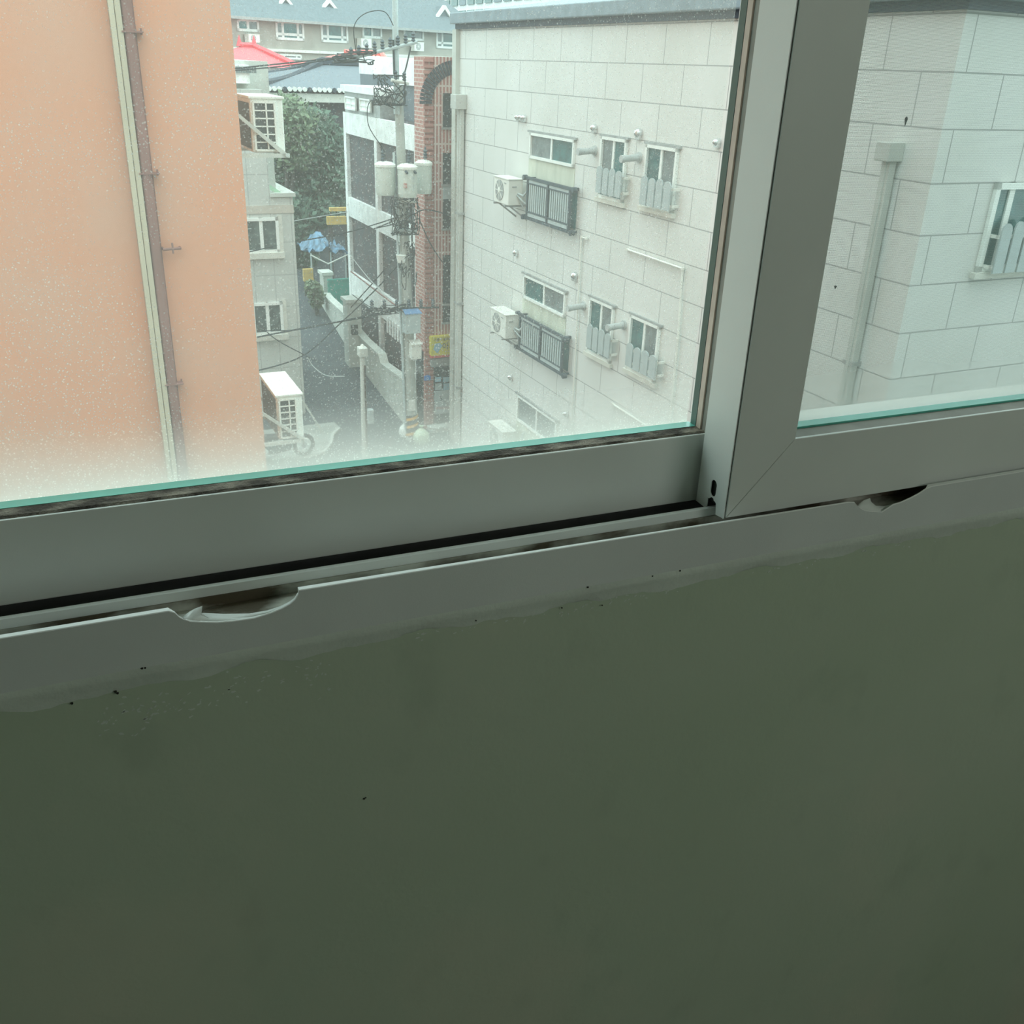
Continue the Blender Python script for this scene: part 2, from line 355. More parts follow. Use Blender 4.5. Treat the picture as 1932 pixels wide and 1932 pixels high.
# ---- caulk under the frame: a cove with a ragged lower edge
cb = MB(); n = 480; vs = []; fs = []
for i in range(n+1):
    x = -1.33+i*(3.63/n)
    rag = .0022*math.sin(x*31)+.0016*math.sin(x*77+1)+random.uniform(-.0012, .0012)
    if .45 < x < .58: rag -= .002
    if x < .12: rag -= .003*math.sin(x*50)+.001
    zb = .9775+rag
    for (yy, zz) in ((.7850, .9985), (.7838, .9935), (.7843, .989), (.7862, .984), (.7868, (.984+zb)/2-.0005), (.7876, zb), (.7890, zb-.0006)): vs.append((x, yy, zz))
k = 7
for i in range(n):
    for j in range(k-1): fs.append((i*k+j, (i+1)*k+j, (i+1)*k+j+1, i*k+j+1))
cb.add(vs, fs); ca = cb.build('trim_1', M['caulk'], smooth=True); tag(ca, kind='structure')
# chipped plaster flakes and specks on the wall under the caulk
fl = MB()
for i in range(190):
    z0_ = 0
    if i < 110: x = random.uniform(-.06, .16); z = .958+random.gauss(0, .010)-.01*(x < .05)
    elif i < 160: x = random.uniform(.24, .56); z = .972+random.gauss(0, .003)
    else: x = random.uniform(.6, .95); z = .973+random.gauss(0, .003)
    a, b, t = random.uniform(.0006, .0028), random.uniform(.0004, .0012), random.uniform(-.5, .9)
    c_, s_ = math.cos(t), math.sin(t)
    pts = [(x+c_*u*a-s_*v*b, z+s_*u*a+c_*v*b) for u, v in ((-1, -.3), (-.3, -1), (1, -.4), (.6, .8), (-.6, 1))]
    fl.prism(pts, 'y', WY-.0003, WY+.0002)
tag(fl.build('chipped_paint', M['caulk']), 'chipped paint flakes along the ragged caulk under the window frame', 'chipped paint', kind='stuff')
# ---- window frame, one extruded profile with the torn front lip
win = thing('window_1', None, None, Frame((0, D, 1.0)), kind='structure')
WF = Frame((0, D, 1.0))
def wl_(p): return (p[0], p[1]-D, p[2]-1.0)      # world -> window local
wm = lambda x, y, z: (x, y-D, z-1.0)
LY = .785; LT = 1.0520
def lp(px, py): v = WORLD.fy(px, py, LY); return (v.x, v.z)
tear1 = [lp(*q) for q in ((318,1153),(330,1156),(338,1164),(345,1168),(360,1172.5),(375,1173.5),(410,1174.5),(440,1172),(480,1166.5),(510,1157),(532,1148),(548,1139),(557,1131),(563,1121),(564,1114))]
tear2 = [lp(*q) for q in ((1600,948),(1612,948),(1618,955),(1624,960),(1634,964),(1650,965.5),(1664,966),(1672,961),(1686,952),(1700,948),(1720,939),(1735,931),(1748,922),(1757,918))]
top = [(-1.34, LT)]+[tear1[0]]+tear1[1:]+tear2+[(2.31, LT)]
top = [(x, LT if i in (0, len(top)-1) else z) for i, (x, z) in enumerate(top)]
fr = MB(wm)
def thick(i, x, z): return .0056 if abs(z-LT) < .0022 else .0011
vs = []; fs = []
st = []
for i, (x, z) in enumerate(top): st.append((x, z, thick(i, x, z)))
for (x, z, t) in st:
    vs += [(x, LY, .9975), (x, LY, z-.0006), (x, LY+.0005, z), (x, LY+t, z), (x, LY+t, .9975)]
for i in range(len(st)-1):
    for j in range(4): fs.append((i*5+j, (i+1)*5+j, (i+1)*5+j+1, i*5+j+1))
fr.add(vs, fs)
fr.box(-1.34, 2.31, .7851, .7875, .992, .9976)
fr.build('window_frame', M['pvc_frame'], win)
le = MB(wm); vs = []; fs = []
for (x, z, t) in st: vs += [(x, LY-.0003, z-.0004), (x, LY+.0003, z+.0004), (x, LY+t+.0002, z+.0004), (x, LY+t+.0002, z-.0010)]
for i in range(len(st)-1):
    for j in range(3): fs.append((i*4+j, (i+1)*4+j, (i+1)*4+j+1, i*4+j+1))
le.add(vs, fs); le.build('lip_edge_highlight', M['lip'], win)  # near white strip over the lip, its highlight put into the colour
b = MB(wm)
b.box(-1.34, 2.31, LY+.001, .935, .992, 1.016)          # bottom of the frame
b.build('track_floor', M['pvc_dirty'], win)
b = MB(wm)   # rail between the tracks, two ridges
b.box(-1.34, 2.31, .8278, .8330, 1.016, 1.0462); b.box(-1.34, 2.31, .8350, .8372, 1.016, 1.0445)
b.build('track_rail', M['pvc'], win, .0006)
b = MB(wm); b.box(-1.34, 2.31, .8374, .926, 1.014, 1.028); b.build('track_gap_shade', M['track_shade'], win)  # dark block behind the rail, the shade of the gap put into its colour
b = MB(wm); b.box(-1.34, 2.31, .8262, .8280, 1.016, 1.0365); b.build('groove_side', M['pvc_dirty'], win)
b = MB(wm); b.box(-1.34, 2.31, .80, .8262, 1.016, 1.0262); b.build('groove_bottom', M['pvc_dirty'], win)
b = MB(wm); b.box(-1.34, 2.31, .925, .935, 1.016, 1.045); b.box(-1.34, -1.30, LY, .935, .992, 2.335); b.box(2.27, 2.31, LY, .935, .992, 2.335); b.box(-1.34, 2.31, LY, .935, 2.295, 2.335)
b.build('outer_frame', M['pvc_frame'], win, .001)
# torn flaps
def flap(lo, up, yup, name):
    vs = []; fs = []
    for (a, c) in zip(lo, up):
        A = WORLD.fy(a[0], a[1], LY+.0006); C = WORLD.fy(c[0], c[1], yup); Bm = (A+C)/2+Vector((0, .0008, -.0016))
        for q in (A, Bm, C): vs.append((q.x, q.y, q.z))
    for i in range(len(lo)-1):
        for j in range(2): fs.append((i*3+j, (i+1)*3+j, (i+1)*3+j+1, i*3+j+1))
    f = MB(wm).add(vs, fs).build(name, M['pvc'], win, smooth=True)
    sd = f.modifiers.new('s', 'SOLIDIFY'); sd.thickness = .0011; sd.offset = 0
    return f
flap([(345,1166),(352,1171),(362,1173.5),(376,1174),(410,1175),(440,1172.5),(480,1167),(510,1158),(532,1149),(548,1140),(557,1132),(563,1122)],
     [(346,1164),(358,1154),(368,1148),(381,1143.5),(379.5,1156.5),(420,1158.5),(470,1158),(505,1152),(530,1144),(546,1136),(556,1129),(562,1119)], .794, 'torn_lip')['label'] = 'torn strip of the frame lip curling inwards'
flap([(1618,955),(1624,961),(1634,965),(1650,966.5),(1664,967),(1674,961),(1684,954)],
     [(1620,951),(1630,943.5),(1641,940),(1643,947),(1652,954.5),(1668,955),(1683,952)], .793, 'torn_lip')
# specks of dirt on the frame and the caulk
sk = MB()
for (px, py, yy, r_) in ((1283,1077,.7845,.0011),(1231,1087,.7845,.0009),(1109,1108,.7842,.0011),(1060,1147,.786,.0009),(1136,1142,.7865,.0009),(60,1188,.8270,.0010),(50,1190,.8270,.0008),(25,1190,.8270,.0009),(268,1261,.7848,.0012),(274,1260,.7848,.0010),(898,1171,.786,.0008),(218,1305,.7855,.0014),(136,1327,.787,.0013),(222,1308,.7855,.0012),(687,1507,.788,.0012),(690,1505,.788,.0008),(1794,857+62,.786,.0008)):
    v = WORLD.fy(px, py, yy); n_ = 7
    sk.prism([(v.x+r_*(1.3 if i_ % 2 else .8)*math.cos(6.283*i_/n_), v.z+r_*.8*math.sin(6.283*i_/n_)) for i_ in range(n_)], 'y', yy-.0006, yy+.0004)
tag(sk.build('dirt_specks', M['insect']), 'black dirt specks scattered on the window frame and caulk', 'dirt', kind='stuff')
# ---------------------------------------------------------------- sliding sashes
def rail_prism(mb, z0, z1, y0, y1, xa, xb):
    mb.box(xa, xb, y0, y1, z0, z1)
# right (inner) sash
SR = Frame((.614, D, 1.0456)); sr = thing('sliding_sash', 'white inner window sash on the right, overlapping the other sash, seen with its mitred corner', 'window sash', SR)
rm = lambda x, y, z: (x-.614, y-D, z-1.0456)
X0, X1 = .614, 2.26; Z0, Z1 = 1.0456, 2.29; Y0, Y1 = .80, .857
SW = .0815; RH = .0865       # widths of stile and rail
IX = X0+SW; IZ = Z0+RH
def mitre_boxes(mb, x0, x1, z0, z1, sw, rh, y0, y1):
    mb.box(x0+sw+.0, x1-sw, y0, y1, z1-rh, z1)
# bottom rail with mitred left end (front skin), body behind
g = .00035
mb = MB(rm); mb.prism([(X0+.0015+g*2, Z0), (X1, Z0), (X1, IZ), (IX+g, IZ)], 'y', Y0, Y0+.012)
mb.box(X0+.02, X1, Y0+.012, Y1, Z0+.006, IZ)
mb.build('bottom_rail', M['pvc'], sr, .0008)
# hollow stile: front skin, back, inner cheek
mb = MB(rm); mb.prism([(X0+.0018, Z0+.0008), (IX-g, IZ+.0002), (IX, IZ+.001), (IX, Z1), (X0+.0018, Z1)], 'y', Y0, Y0+.0025)
mb.box(IX-.003, IX, Y0+.0025, Y1, IZ, Z1); mb.box(X0+.0018, IX, Y1-.002, Y1, Z0+.012, Z1)
mb.build('stile', M['pvc'], sr, .0004)
# edge cheek with the oblong hole and the notch over the track rail
def cheek():
    import bmesh
    me = bpy.data.meshes.new('edge_cheek'); bm = bmesh.new()
    def P(px, py): v = WORLD.fx(px, py, X0); return (v.y, v.z)
    bot = [P(*q) for q in ((1362.5,977),(1350.5,971),(1351.5,950),(1350,947),(1347.5,944.5),(1346.5,940.5),(1344,938),(1341,938),(1338.5,940),(1335.5,938.5),(1334,955),(1331,957.5),(1313,943.5))]
    zb = min(z for y, z in bot)
    out = [(Y0+.0018, Z1), (Y0+.0018, bot[0][1])]+bot+[(Y1, bot[-1][1]), (Y1, Z1)]
    c = P(1347, 921); hole = []
    for i in range(20):
        t = 2*math.pi*i/20; rz = .0062; w_ = .0055
        yy = c[0]+w_*math.cos(t); zz = c[1]+w_*math.sin(t)+(.0045 if math.sin(t) > 0 else -.0045)
        hole.append((yy, zz))
    ed = []
    for loop in (out, hole):
        vv = [bm.verts.new((0, y-D, z-Z0)) for y, z in loop]
        ed += [bm.edges.new((vv[i], vv[(i+1) % len(vv)])) for i in range(len(vv))]
    bmesh.ops.triangle_fill(bm, edges=ed, use_beauty=True)
    bm.to_mesh(me); bm.free(); me.materials.append(M['pvc'])
    o = bpy.data.objects.new('edge_cheek', me); COL.objects.link(o); o.parent = sr
    sd = o.modifiers.new('s', 'SOLIDIFY'); sd.thickness = .0012; sd.offset = 0
    return o
cheek()
mb = MB(rm); mb.box(X0+.004, X0+.02, Y0+.012, Y1-.004, Z0+.006, Z0+.07); mb.build('roller_recess_shade', M['recess_shade'], sr)  # dark block behind the hole, colouring in the shade of the hollow
# bead around the glass, glass panes and the green pane edges
GY = .824                       # inner face of the glass in the right sash
mb = MB(rm); mb.prism([(Y0+.004, IZ), (GY, IZ+.0012), (GY, IZ-.012), (Y0+.004, IZ-.012)], 'x', IX, X1)
mb.build('glazing_bead', M['gasket_grey'], sr)
mb = MB(rm); mb.box(IX, X1, GY+.0002, GY+.016, IZ-.008, IZ+.0035); mb.build('pane_edge', M['teal'], sr)
M['glassR'] = glass_dust('dusty_glass_right', .17, .36, .13, IZ-Z0, speck=.0, patch=.04, col=(.66, .73, .69))
M['clear'] = glass_clear('clear_glass')
def pane(xf, x0, x1, y0, y1, z0, z1, name, parent, dusty):
    mb = MB(xf)
    mb.add([(x0,y0,z0),(x1,y0,z0),(x1,y0,z1),(x0,y0,z1)], [(0,1,2,3)]); mb.k = 1
    mb.add([(x0,y1,z0),(x1,y1,z0),(x1,y1,z1),(x0,y1,z1)], [(3,2,1,0)])
    return mb.build(name, [M['clear'], dusty], parent)
pane(rm, IX, X1, GY, GY+.018, IZ-.006, Z1-.05, 'glass_pane', sr, M['glassR'])
mb = MB(rm); mb.box(IX, X1, Y0, Y1, Z1-.06, Z1); mb.box(X1-.06, X1, Y0, Y1, IZ, Z1-.06); mb.build('top_rail', M['pvc'], sr)
# left (outer) sash
SL = Frame((-1.29, .865, 1.0395)); sl = thing('sliding_sash', 'white outer window sash on the left with black mildew along its glazing bead', 'window sash', SL)
lm = lambda x, y, z: (x+1.29, y-.865, z-1.0395)
A0, A1, B0, B1 = -1.29, .695, 1.0395, 2.29; YL = .865; YL1 = .922
LZ = 1.1235; LX = .6205; GL = .8835
mb = MB(lm); mb.box(A0, A1, YL, YL1-.016, B0, LZ); mb.build('bottom_rail', M['pvc'], sl, .0015)
mb = MB(lm); mb.box(LX+.003, A1, YL+.001, YL1-.018, LZ, B1); mb.build('stile', M['pvc'], sl, .001)
mb = MB(lm); mb.box(LX, LX+.003, YL+.0005, YL+.010, LZ, B1); mb.build('grey_bead', M['gasket_grey'], sl)
mb = MB(lm); mb.box(LX-.002, LX+.003, YL+.010, GL, LZ, B1); mb.build('beige_bead', M['gasket_pale'], sl)
mb = MB(lm); mb.prism([(YL+.0025, LZ+.0002), (YL+.0045, LZ+.0022), (GL, LZ+.0030), (GL, LZ-.003), (YL+.0025, LZ-.003)], 'x', A0, LX)
mb.build('glazing_bead', M['gasket'], sl)
mb = MB(lm); mb.box(A0, LX-.002, GL+.0003, GL+.016, LZ, LZ+.0034); mb.build('pane_edge', M['teal'], sl)
mb = MB(lm); mb.box(LX-.0025, LX-.001, GL+.0003, GL+.011, LZ, B1); mb.build('pane_edge', M['edge_side'], sl)
M['glassL'] = glass_dust('dusty_glass_left', .205, .55, .070, LZ-B0+.004, speck=.50, patch=.025, col=(.82, .87, .83))
pane(lm, A0, LX-.003, GL, GL+.018, LZ, B1-.05, 'glass_pane', sl, M['glassL'])
mb = MB(lm); mb.box(A0, A1, YL, YL1, B1-.05, B1); mb.box(A0, A0+.06, YL, YL1, LZ, B1-.05); mb.build('top_rail', M['pvc'], sl)
# insect screen outside the right sash
SI = Frame((.70, .945, 1.03)); si = thing('insect_screen', 'sliding insect screen of fine grey mesh behind the right window sash', 'insect screen', SI)
im = lambda x, y, z: (x-.70, y-.945, z-1.03)
MZ = WORLD.fy(1505, 775, 1.0).z
MB(wm).box(-1.30, 2.27, .957, 1.0, OZ0, MZ).build('outer_sill', M['white'], win)
mb = MB(im); mb.add([(.71, .952, 1.05), (2.28, .952, 1.05), (2.28, .952, 2.28), (.71, .952, 2.28)], [(0, 1, 2, 3)]); mb.build('screen_mesh', M['mesh'], si)
mb = MB(im); mb.box(.70, 2.29, .9445, .9565, 1.03, 1.055); mb.box(.70, 2.29, .945, .968, 2.27, 2.30); mb.box(.700, .718, .945, .968, 1.03, 2.27); mb.box(2.275, 2.29, .945, .968, 1.03, 2.27)
mb.build('screen_frame', M['white'], si, .001)
# two small dead insects caught on the mesh
for (px, py, ln, lab) in ((1709, 229, .0105, 'long black dead insect caught high on the window mesh'), (1576, 542, .0045, 'small black dead insect caught low on the window mesh by the sash stile')):
    p = WORLD.fy(px, py, .9495); F_ = Frame(p)
    t = thing('dead_insect', lab, 'insect', F_)
    b = MB(); b.lathe([(.0001, -ln/2), (.0008, -ln/4), (.0017, ln*.2), (.0016, ln*.38), (.0003, ln/2)], n=8); b.build('body', M['insect'], t, smooth=True)
    b = MB(); b.prism([(-.0012, ln*.1), (.0012, ln*.15), (.0004, -ln*.55)], 'y', .0004, .0008); b.build('wing', M['insect'], t)
#@@OUTSIDE@@
# ================================================================ OUTSIDE
BY = math.radians(1.917); G = -7.38
B0F = Frame((0, 0, 0), BY)
def BF(bx, by, z=G): return Frame(B0F.wor((bx, by, z)), BY)
# ---- the street, rising away from us
ST = BF(0, 0, 0)
g_ = MB(lambda x, y, z: tuple(ST.wor((x, y, z))))
ys = [1.2, 23.0, 27.9, 31.4, 37, 60, 300]; zs = [G, G, -6.84, -6.06, -5.0, -4.2, -4.2]
vs = []
for y, z in zip(ys, zs): vs += [(-60, y, z), (260, y, z)]
g_.add(vs, [(2*i, 2*i+1, 2*i+3, 2*i+2) for i in range(len(ys)-1)])
tag(g_.build('street', M['asphalt']), kind='structure')
def gz(by):
    for i in range(len(ys)-1):
        if ys[i] <= by <= ys[i+1]: return zs[i]+(zs[i+1]-zs[i])*(by-ys[i])/(ys[i+1]-ys[i])
    return G
# ---- the outer face of our own building, round the same opening
k_ = MB(); k_.box(-9, 13, 1.0, 1.25, G, OZ0-.02); k_.box(-9, 13, 1.0, 1.25, OZ1, 5.5); k_.box(-9, OX0, 1.0, 1.25, OZ0-.02, OZ1); k_.box(OX1, 13, 1.0, 1.25, OZ0-.02, OZ1)
tag(k_.build('wall_outer', M['concrete_pale']), kind='structure')
# ---- window unit: m(u, v, w) u along the wall, v up, w outward
def slider(m, u0, u1, v0, v1, parent, panes=2, glass=('win_glass', 'win_grey'), fw=.05, lower=0.0, sill=0, deep=.002):
    f = MB(m)
    f.box(u0, u1, v0, v0+fw, deep, .05); f.box(u0, u1, v1-fw, v1, deep, .05); f.box(u0, u0+fw, v0, v1, deep, .05); f.box(u1-fw, u1, v0, v1, deep, .05)
    cuts = [(u0+(u1-u0)*k/panes) for k in range(1, panes)] if panes != 3 else [u0+(u1-u0)*.25, u0+(u1-u0)*.78]
    for c in cuts: f.box(c-fw*.6, c+fw*.6, v0, v1, deep, .03)
    if lower: f.box(u0, u1, v0+lower-fw*.5, v0+lower+fw*.5, deep, .03)
    fo = f.build('window', M['frame_white'], parent)
    edges = [u0]+cuts+[u1]
    for k in range(len(edges)-1):
        MB(m).box(edges[k]+.01, edges[k+1]-.01, v0+.01, v1-.01, deep+.001, deep+.006).build('window_pane', M[glass[k % len(glass)]], fo)
    if sill: MB(m).box(u0-.06, u1+.06, v0-.07, v0, -.01, sill).build('window_sill', M['sill'], parent)
    return fo
def px_rect(F, q, plane, d=0):
    """corner pixels of something on a wall -> its extent along the wall and up it"""
    P = [(F.fx if plane == 'x' else F.fy)(a, b, d) for a, b in q]
    us = sorted(p.y if plane == 'x' else p.x for p in P); vs_ = sorted(p.z for p in P)
    n = len(us)//2
    return sum(us[:n])/n, sum(us[n:])/len(us[n:]), sum(vs_[:n])/n, sum(vs_[n:])/len(vs_[n:])
# ---------------------------------------------------------------- the pale stone apartment building on the right
GB = BF(8.75, 8.02); TOPZ = 9.61; FAR = 13.86; WID = 9.0
gb = thing('apartment_building', 'pale stone tiled apartment building on the right with a blue grey roof edge', 'building', GB)
mside = lambda u, v, w: (-w, u, v)
mfront = lambda u, v, w: (u, -w, v)
# tile phase
def phase(mname, ou, ov):
    for n in M[mname].node_tree.nodes:
        if n.type == 'MATH' and n.operation == 'ADD':
            pass
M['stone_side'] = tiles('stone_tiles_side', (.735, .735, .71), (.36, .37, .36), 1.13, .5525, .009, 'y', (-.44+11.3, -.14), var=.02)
M['stone_front'] = tiles('stone_tiles_front', (.70, .70, .675), (.33, .34, .33), 1.13, .5525, .009, 'x', (-.737+11.3, -.14), var=.02)  # same stone as the side, coloured darker for the shade on this face
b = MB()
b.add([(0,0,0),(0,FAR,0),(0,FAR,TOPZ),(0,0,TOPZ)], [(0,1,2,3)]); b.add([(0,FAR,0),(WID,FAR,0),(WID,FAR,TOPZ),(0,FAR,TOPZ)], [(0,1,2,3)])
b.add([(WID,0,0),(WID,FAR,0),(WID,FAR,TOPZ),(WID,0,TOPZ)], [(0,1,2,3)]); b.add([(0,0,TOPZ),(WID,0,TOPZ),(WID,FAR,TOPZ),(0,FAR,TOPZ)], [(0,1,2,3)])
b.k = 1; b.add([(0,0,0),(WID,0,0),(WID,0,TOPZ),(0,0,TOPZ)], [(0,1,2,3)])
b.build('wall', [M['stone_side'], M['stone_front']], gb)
b = MB(); b.box(-.16, WID+.1, -.16, FAR+.14, TOPZ+.05, TOPZ+.27); b.build('roof_edge', M['roofcap'], gb, .02)
b = MB(); b.box(-.06, WID, -.06, FAR+.05, TOPZ-.05, TOPZ+.06); b.build('eave', M['eave_shadow'], gb)  # dark strip, the shadow line under the roof edge put into its colour
b = MB(); b.prism([(-.1, TOPZ+.27), (WID, TOPZ+.27), (WID, TOPZ+.8), (3.5, TOPZ+.8)], 'y', -.1, FAR+.1); b.build('roof', M['roofcap'], gb)
# wide windows, stained panels below them, railings
for q, kind in ((((1003,250),(1087,263),(1085,316),(1002,298)), ('win_glass', 'win_grey')), (((992,518),(1070,551),(1068,598),(989,562)), ('win_grey', 'win_glass')), (((979,748),(1053,790),(1052,838),(977,800)), ('win_grey', 'win_grey'))):
    u0, u1, v0, v1 = px_rect(GB, q, 'x'); slider(mside, u0, u1, v0, v1, gb, 2, kind)
    MB(mside).box(u0-.02, u1+.06, v0-.66, v0-.01, .002, .012).build('stained_panel', M['render_patch'], gb)
    MB(mside).box(u0-.05, u1+.1, v1, v1+.04, .0, .05).build('drip_edge', M['grey_metal'], gb)
def railing(q, lab):
    u0, u1, v0, v1 = px_rect(GB, q, 'x', -.16)
    F_ = Frame(GB.wor((-.16, u0, v0)), BY)
    t = thing('window_railing', lab, 'railing', F_, group='metal railings on the stone wall')
    m = lambda u, v, w: (-w, u, v)
    L_, H_ = u1-u0, v1-v0
    f = MB(m)
    for z in (0, H_-.04): f.box(-.12, L_+.12, z, z+.05, -.02, .03)
    for uu in (0, L_/2-.025, L_-.05): f.box(uu, uu+.05, 0, H_, -.02, .03)
    for z in (H_*.17, H_*.84): f.box(0, L_, z, z+.03, -.01, .02)
    f.box(0, .04, 0, .04, -.16, 0); f.box(L_-.04, L_, 0, .04, -.16, 0); f.box(0, .04, H_-.05, H_, -.16, 0); f.box(L_-.04, L_, H_-.05, H_, -.16, 0)
    f.build('rail_frame', M['dark_metal'], t)
    for e in (-.12, L_+.12):
        for z in (.025, H_-.02):
            k_ = MB(); k_.cyl((-.05, e, z), (.03, e, z), .05, n=12); k_.build('scroll', M['dark_metal'], t)
    for s_ in range(2):
        a = s_*L_/2+.06
        for j in range(9):
            uu = a+(L_/2-.12)*(j+.2)/9
            MB(m).box(uu, uu+(L_/2-.12)/9*.52, H_*.18, H_*.84, 0, .015).build('baluster', M['picket'], t)
        MB(m).box(a, a+L_/2-.1, H_*.87, H_-.05, 0, .012).build('blank_plate', M['picket'], t)
        MB(m).box(a, a+L_/2-.1, .06, H_*.16, 0, .012).build('blank_plate', M['picket'], t)
    MB(mside).box(u0+.05, u1-.05, v0+.06, v1-.06, .004, .02).build('window_pane', M['win_glass'], gb)  # dark sheet added behind the bars so their gaps look shaded
railing(((996,334),(1077,354),(1075,440),(994,414)), 'black framed railing with grey bars below the upper wide window')
railing(((982,590),(1064,637),(1060,706),(980,662)), 'black framed railing with grey bars below the middle wide window')
def pickets(q, n, F, plane, lab, side=True):
    d = -.14
    u0, u1, v0, v1 = px_rect(F, q, plane, d)
    P0 = (d, u0, v0) if plane == 'x' else (u0, d, v0)
    t = thing('picket_guard', lab, 'window guard', Frame(F.wor(P0), BY), group='pale blue picket guards')
    m = (lambda u, v, w: (-w, u, v)) if plane == 'x' else (lambda u, v, w: (u, -w, v))
    L_, H_ = u1-u0, v1-v0; wd = L_/n
    ra = MB(m); ra.box(-.02, L_+.02, .05, .09, -.02, 0); ra.box(-.02, L_+.02, H_*.68, H_*.68+.04, -.02, 0)
    ra.box(-.02, 0, .05, .09, -.14, 0); ra.box(L_, L_+.02, .05, .09, -.14, 0); ra.box(L_, L_+.02, H_*.68, H_*.68+.04, -.14, 0); ra.box(-.02, 0, H_*.68, H_*.68+.04, -.14, 0)
    ra.build('rail', M['white'], t)
    for j in range(n):
        a, c = j*wd+wd*.04, (j+1)*wd-wd*.14
        if plane == 'y': a, c = j*wd+wd*.1, (j+1)*wd-wd*.1
        md = (a+c)/2; k_ = MB(m)
        hh = H_*(1 if j % 2 else .97)
        poly = [(a, 0), (c, 0), (c, hh*.86), (c-(c-a)*.12, hh*.95), (md+(c-a)*.14, hh), (md-(c-a)*.14, hh), (a+(c-a)*.12, hh*.95), (a, hh*.86)]
        k_.prism(poly, 'z', 0, .022)     # (u, v) polygon, thickness along w
        k_.build('picket', M['picket'], t)
def narrow(q, F, plane, glass, lab, pq, n=4):
    u0, u1, v0, v1 = px_rect(F, q, plane); m = mside if plane == 'x' else mfront
    slider(m, u0, u1, v0, v1, gb, 2, glass, sill=.07)
    MB(m).box(u0-.05, u1+.05, v1, v1+.035, 0, .05).build('drip_edge', M['grey_metal'], gb)
    pickets(pq, n, F, plane, lab)
narrow(((1138,257),(1188,263),(1176,383),(1130,371)), GB, 'x', ('win_glass', 'win_grey'), 'pale picket guard on the upper left narrow window', ((1126,313),(1175,321),(1171,374),(1124,362)))
narrow(((1223,271),(1283,281),(1271,402),(1213,388)), GB, 'x', ('win_grey', 'win_glass'), 'pale picket guard on the upper right narrow window', ((1209,332),(1267,340),(1265,399),(1207,385)))
narrow(((1117,560),(1163,580),(1152,684),(1108,663)), GB, 'x', ('win_grey', 'win_glass'), 'pale picket guard on the lower left narrow window', ((1108,610),(1153,628),(1151,675),(1106,656)))
narrow(((1194,593),(1248,616),(1238,720),(1183,697)), GB, 'x', ('win_grey', 'win_glass'), 'pale picket guard on the lower right narrow window', ((1181,647),(1240,668),(1238,714),(1180,692)))
# front window at the right edge of the view
u0, u1, v0, v1 = px_rect(GB, ((1872,345),(1985,343),(1960,505),(1842,512)), 'y')
slider(mfront, u0, u0+1.15, v0, v1, gb, 3, ('win_glass', 'win_glass', 'win_grey'), fw=.07, sill=.08)
P_ = GB.fy(1842, 500, -.14); Q_ = GB.fy(1880, 430, -.14)
pq_ = [GB.wor((u0+.10, -.14, v0)), GB.wor((u0+1.1, -.14, v0)), GB.wor((u0+1.1, -.14, v0+.58)), GB.wor((u0+.10, -.14, v0+.58))]
_px = []
for p in pq_:
    v = p-EYE; _px.append((CX+FPX*(v@RT)/(v@FW), CX-FPX*(v@UP)/(v@FW)))
pickets(_px, 5, GB, 'y', 'pale picket guard on the window seen through the insect screen')
# wall fittings
def on(px, py, d=0): return GB.fx(px, py, d)
for (px, py, r) in ((980,221,.05),(986,221,.05),(992,222,.055),(1124,241,.06),(1208,251,.075),(1357,268,.055),(976,476,.06),(1087,520,.075),(966,711,.055),(1071,780,.05)):
    p = on(px, py); k_ = MB(); 
    prof = [(r*.95, 0), (r, .02), (r*.9, .06), (r*.5, .10), (.003, .115)]
    k_ = MB(lambda x, y, z, p=p: (-z, p.y+x, p.z+y)); k_.lathe(prof, n=14); k_.box(-r*.8, r*.8, -r*1.3, -r*.3, 0, .06)
    k_.build('vent_cap', M['steel'], gb, smooth=True)
for (px, py) in ((1123,284),(1207,297),(1102,577),(1178,613)):
    p = on(px, py); k_ = MB(); k_.cyl((0, p.y, p.z), (-.34, p.y-.02, p.z-.02), .055, n=14); k_.cyl((0, p.y, p.z), (-.03, p.y, p.z), .085, n=14)
    k_.cyl((-.30, p.y-.02, p.z-.02), (-.36, p.y-.02, p.z-.02), .06, n=14); k_.build('vent_pipe', M['conduit_grey'], gb, smooth=True)
def wall_pipe(pts, r, m_, d=-.04):
    k_ = MB(); P = [on(a, c, d) for a, c in pts]; P = [Vector((d, p.y, p.z)) for p in P]
    P = [on(pts[0][0], pts[0][1])+Vector((.0, 0, 0))]+P
    k_.tube(P, r, 8)
    for p in P[1:]: k_.cyl(p-Vector((0, 0, .02)), p+Vector((0, 0, .02)), r*1.5, n=10)
    return k_.build('drain_pipe', m_, gb)
wall_pipe([(1106,450),(1097,447),(1087,640),(1078,810)], .017, M['white'])
wall_pipe([(1184,471),(1288,507),(1279,640),(1262,812)], .020, M['white'])
wall_pipe([(1157,763),(1224,806)], .022, M['white'])
# down pipe with hopper near the far corner
def downpipe(pxs, hop, name_x, r, m_, hs):
    p = on(*hop); k_ = MB(); x = -.12
    k_.box(x-hs*.5, .0, p.y-hs*.55, p.y+hs*.55, p.z-hs*.5, p.z+hs*.5)
    k_.build('rain_hopper', m_, gb, .01)
    k_ = MB(); k_.box(-.13, -.03, p.y-r, p.y+r, 0, p.z-hs*.4); k_.box(-.15, -.11, p.y-r*.35, p.y+r*.35, 0, p.z-hs*.4); k_.build('down_pipe', m_, gb, .01)
    for z in (1.5, 3.6, 5.7):
        k_ = MB(); k_.box(-.145, 0, p.y-r*1.3, p.y+r*1.3, z, z+.05); k_.build('pipe_bracket', M['grey_metal'], gb)
M['cond2'] = mat('pale_down_pipe', (.56, .57, .53), .5, .06, 3)
downpipe(None, (876,192), None, .10, M['cond2'], .30)
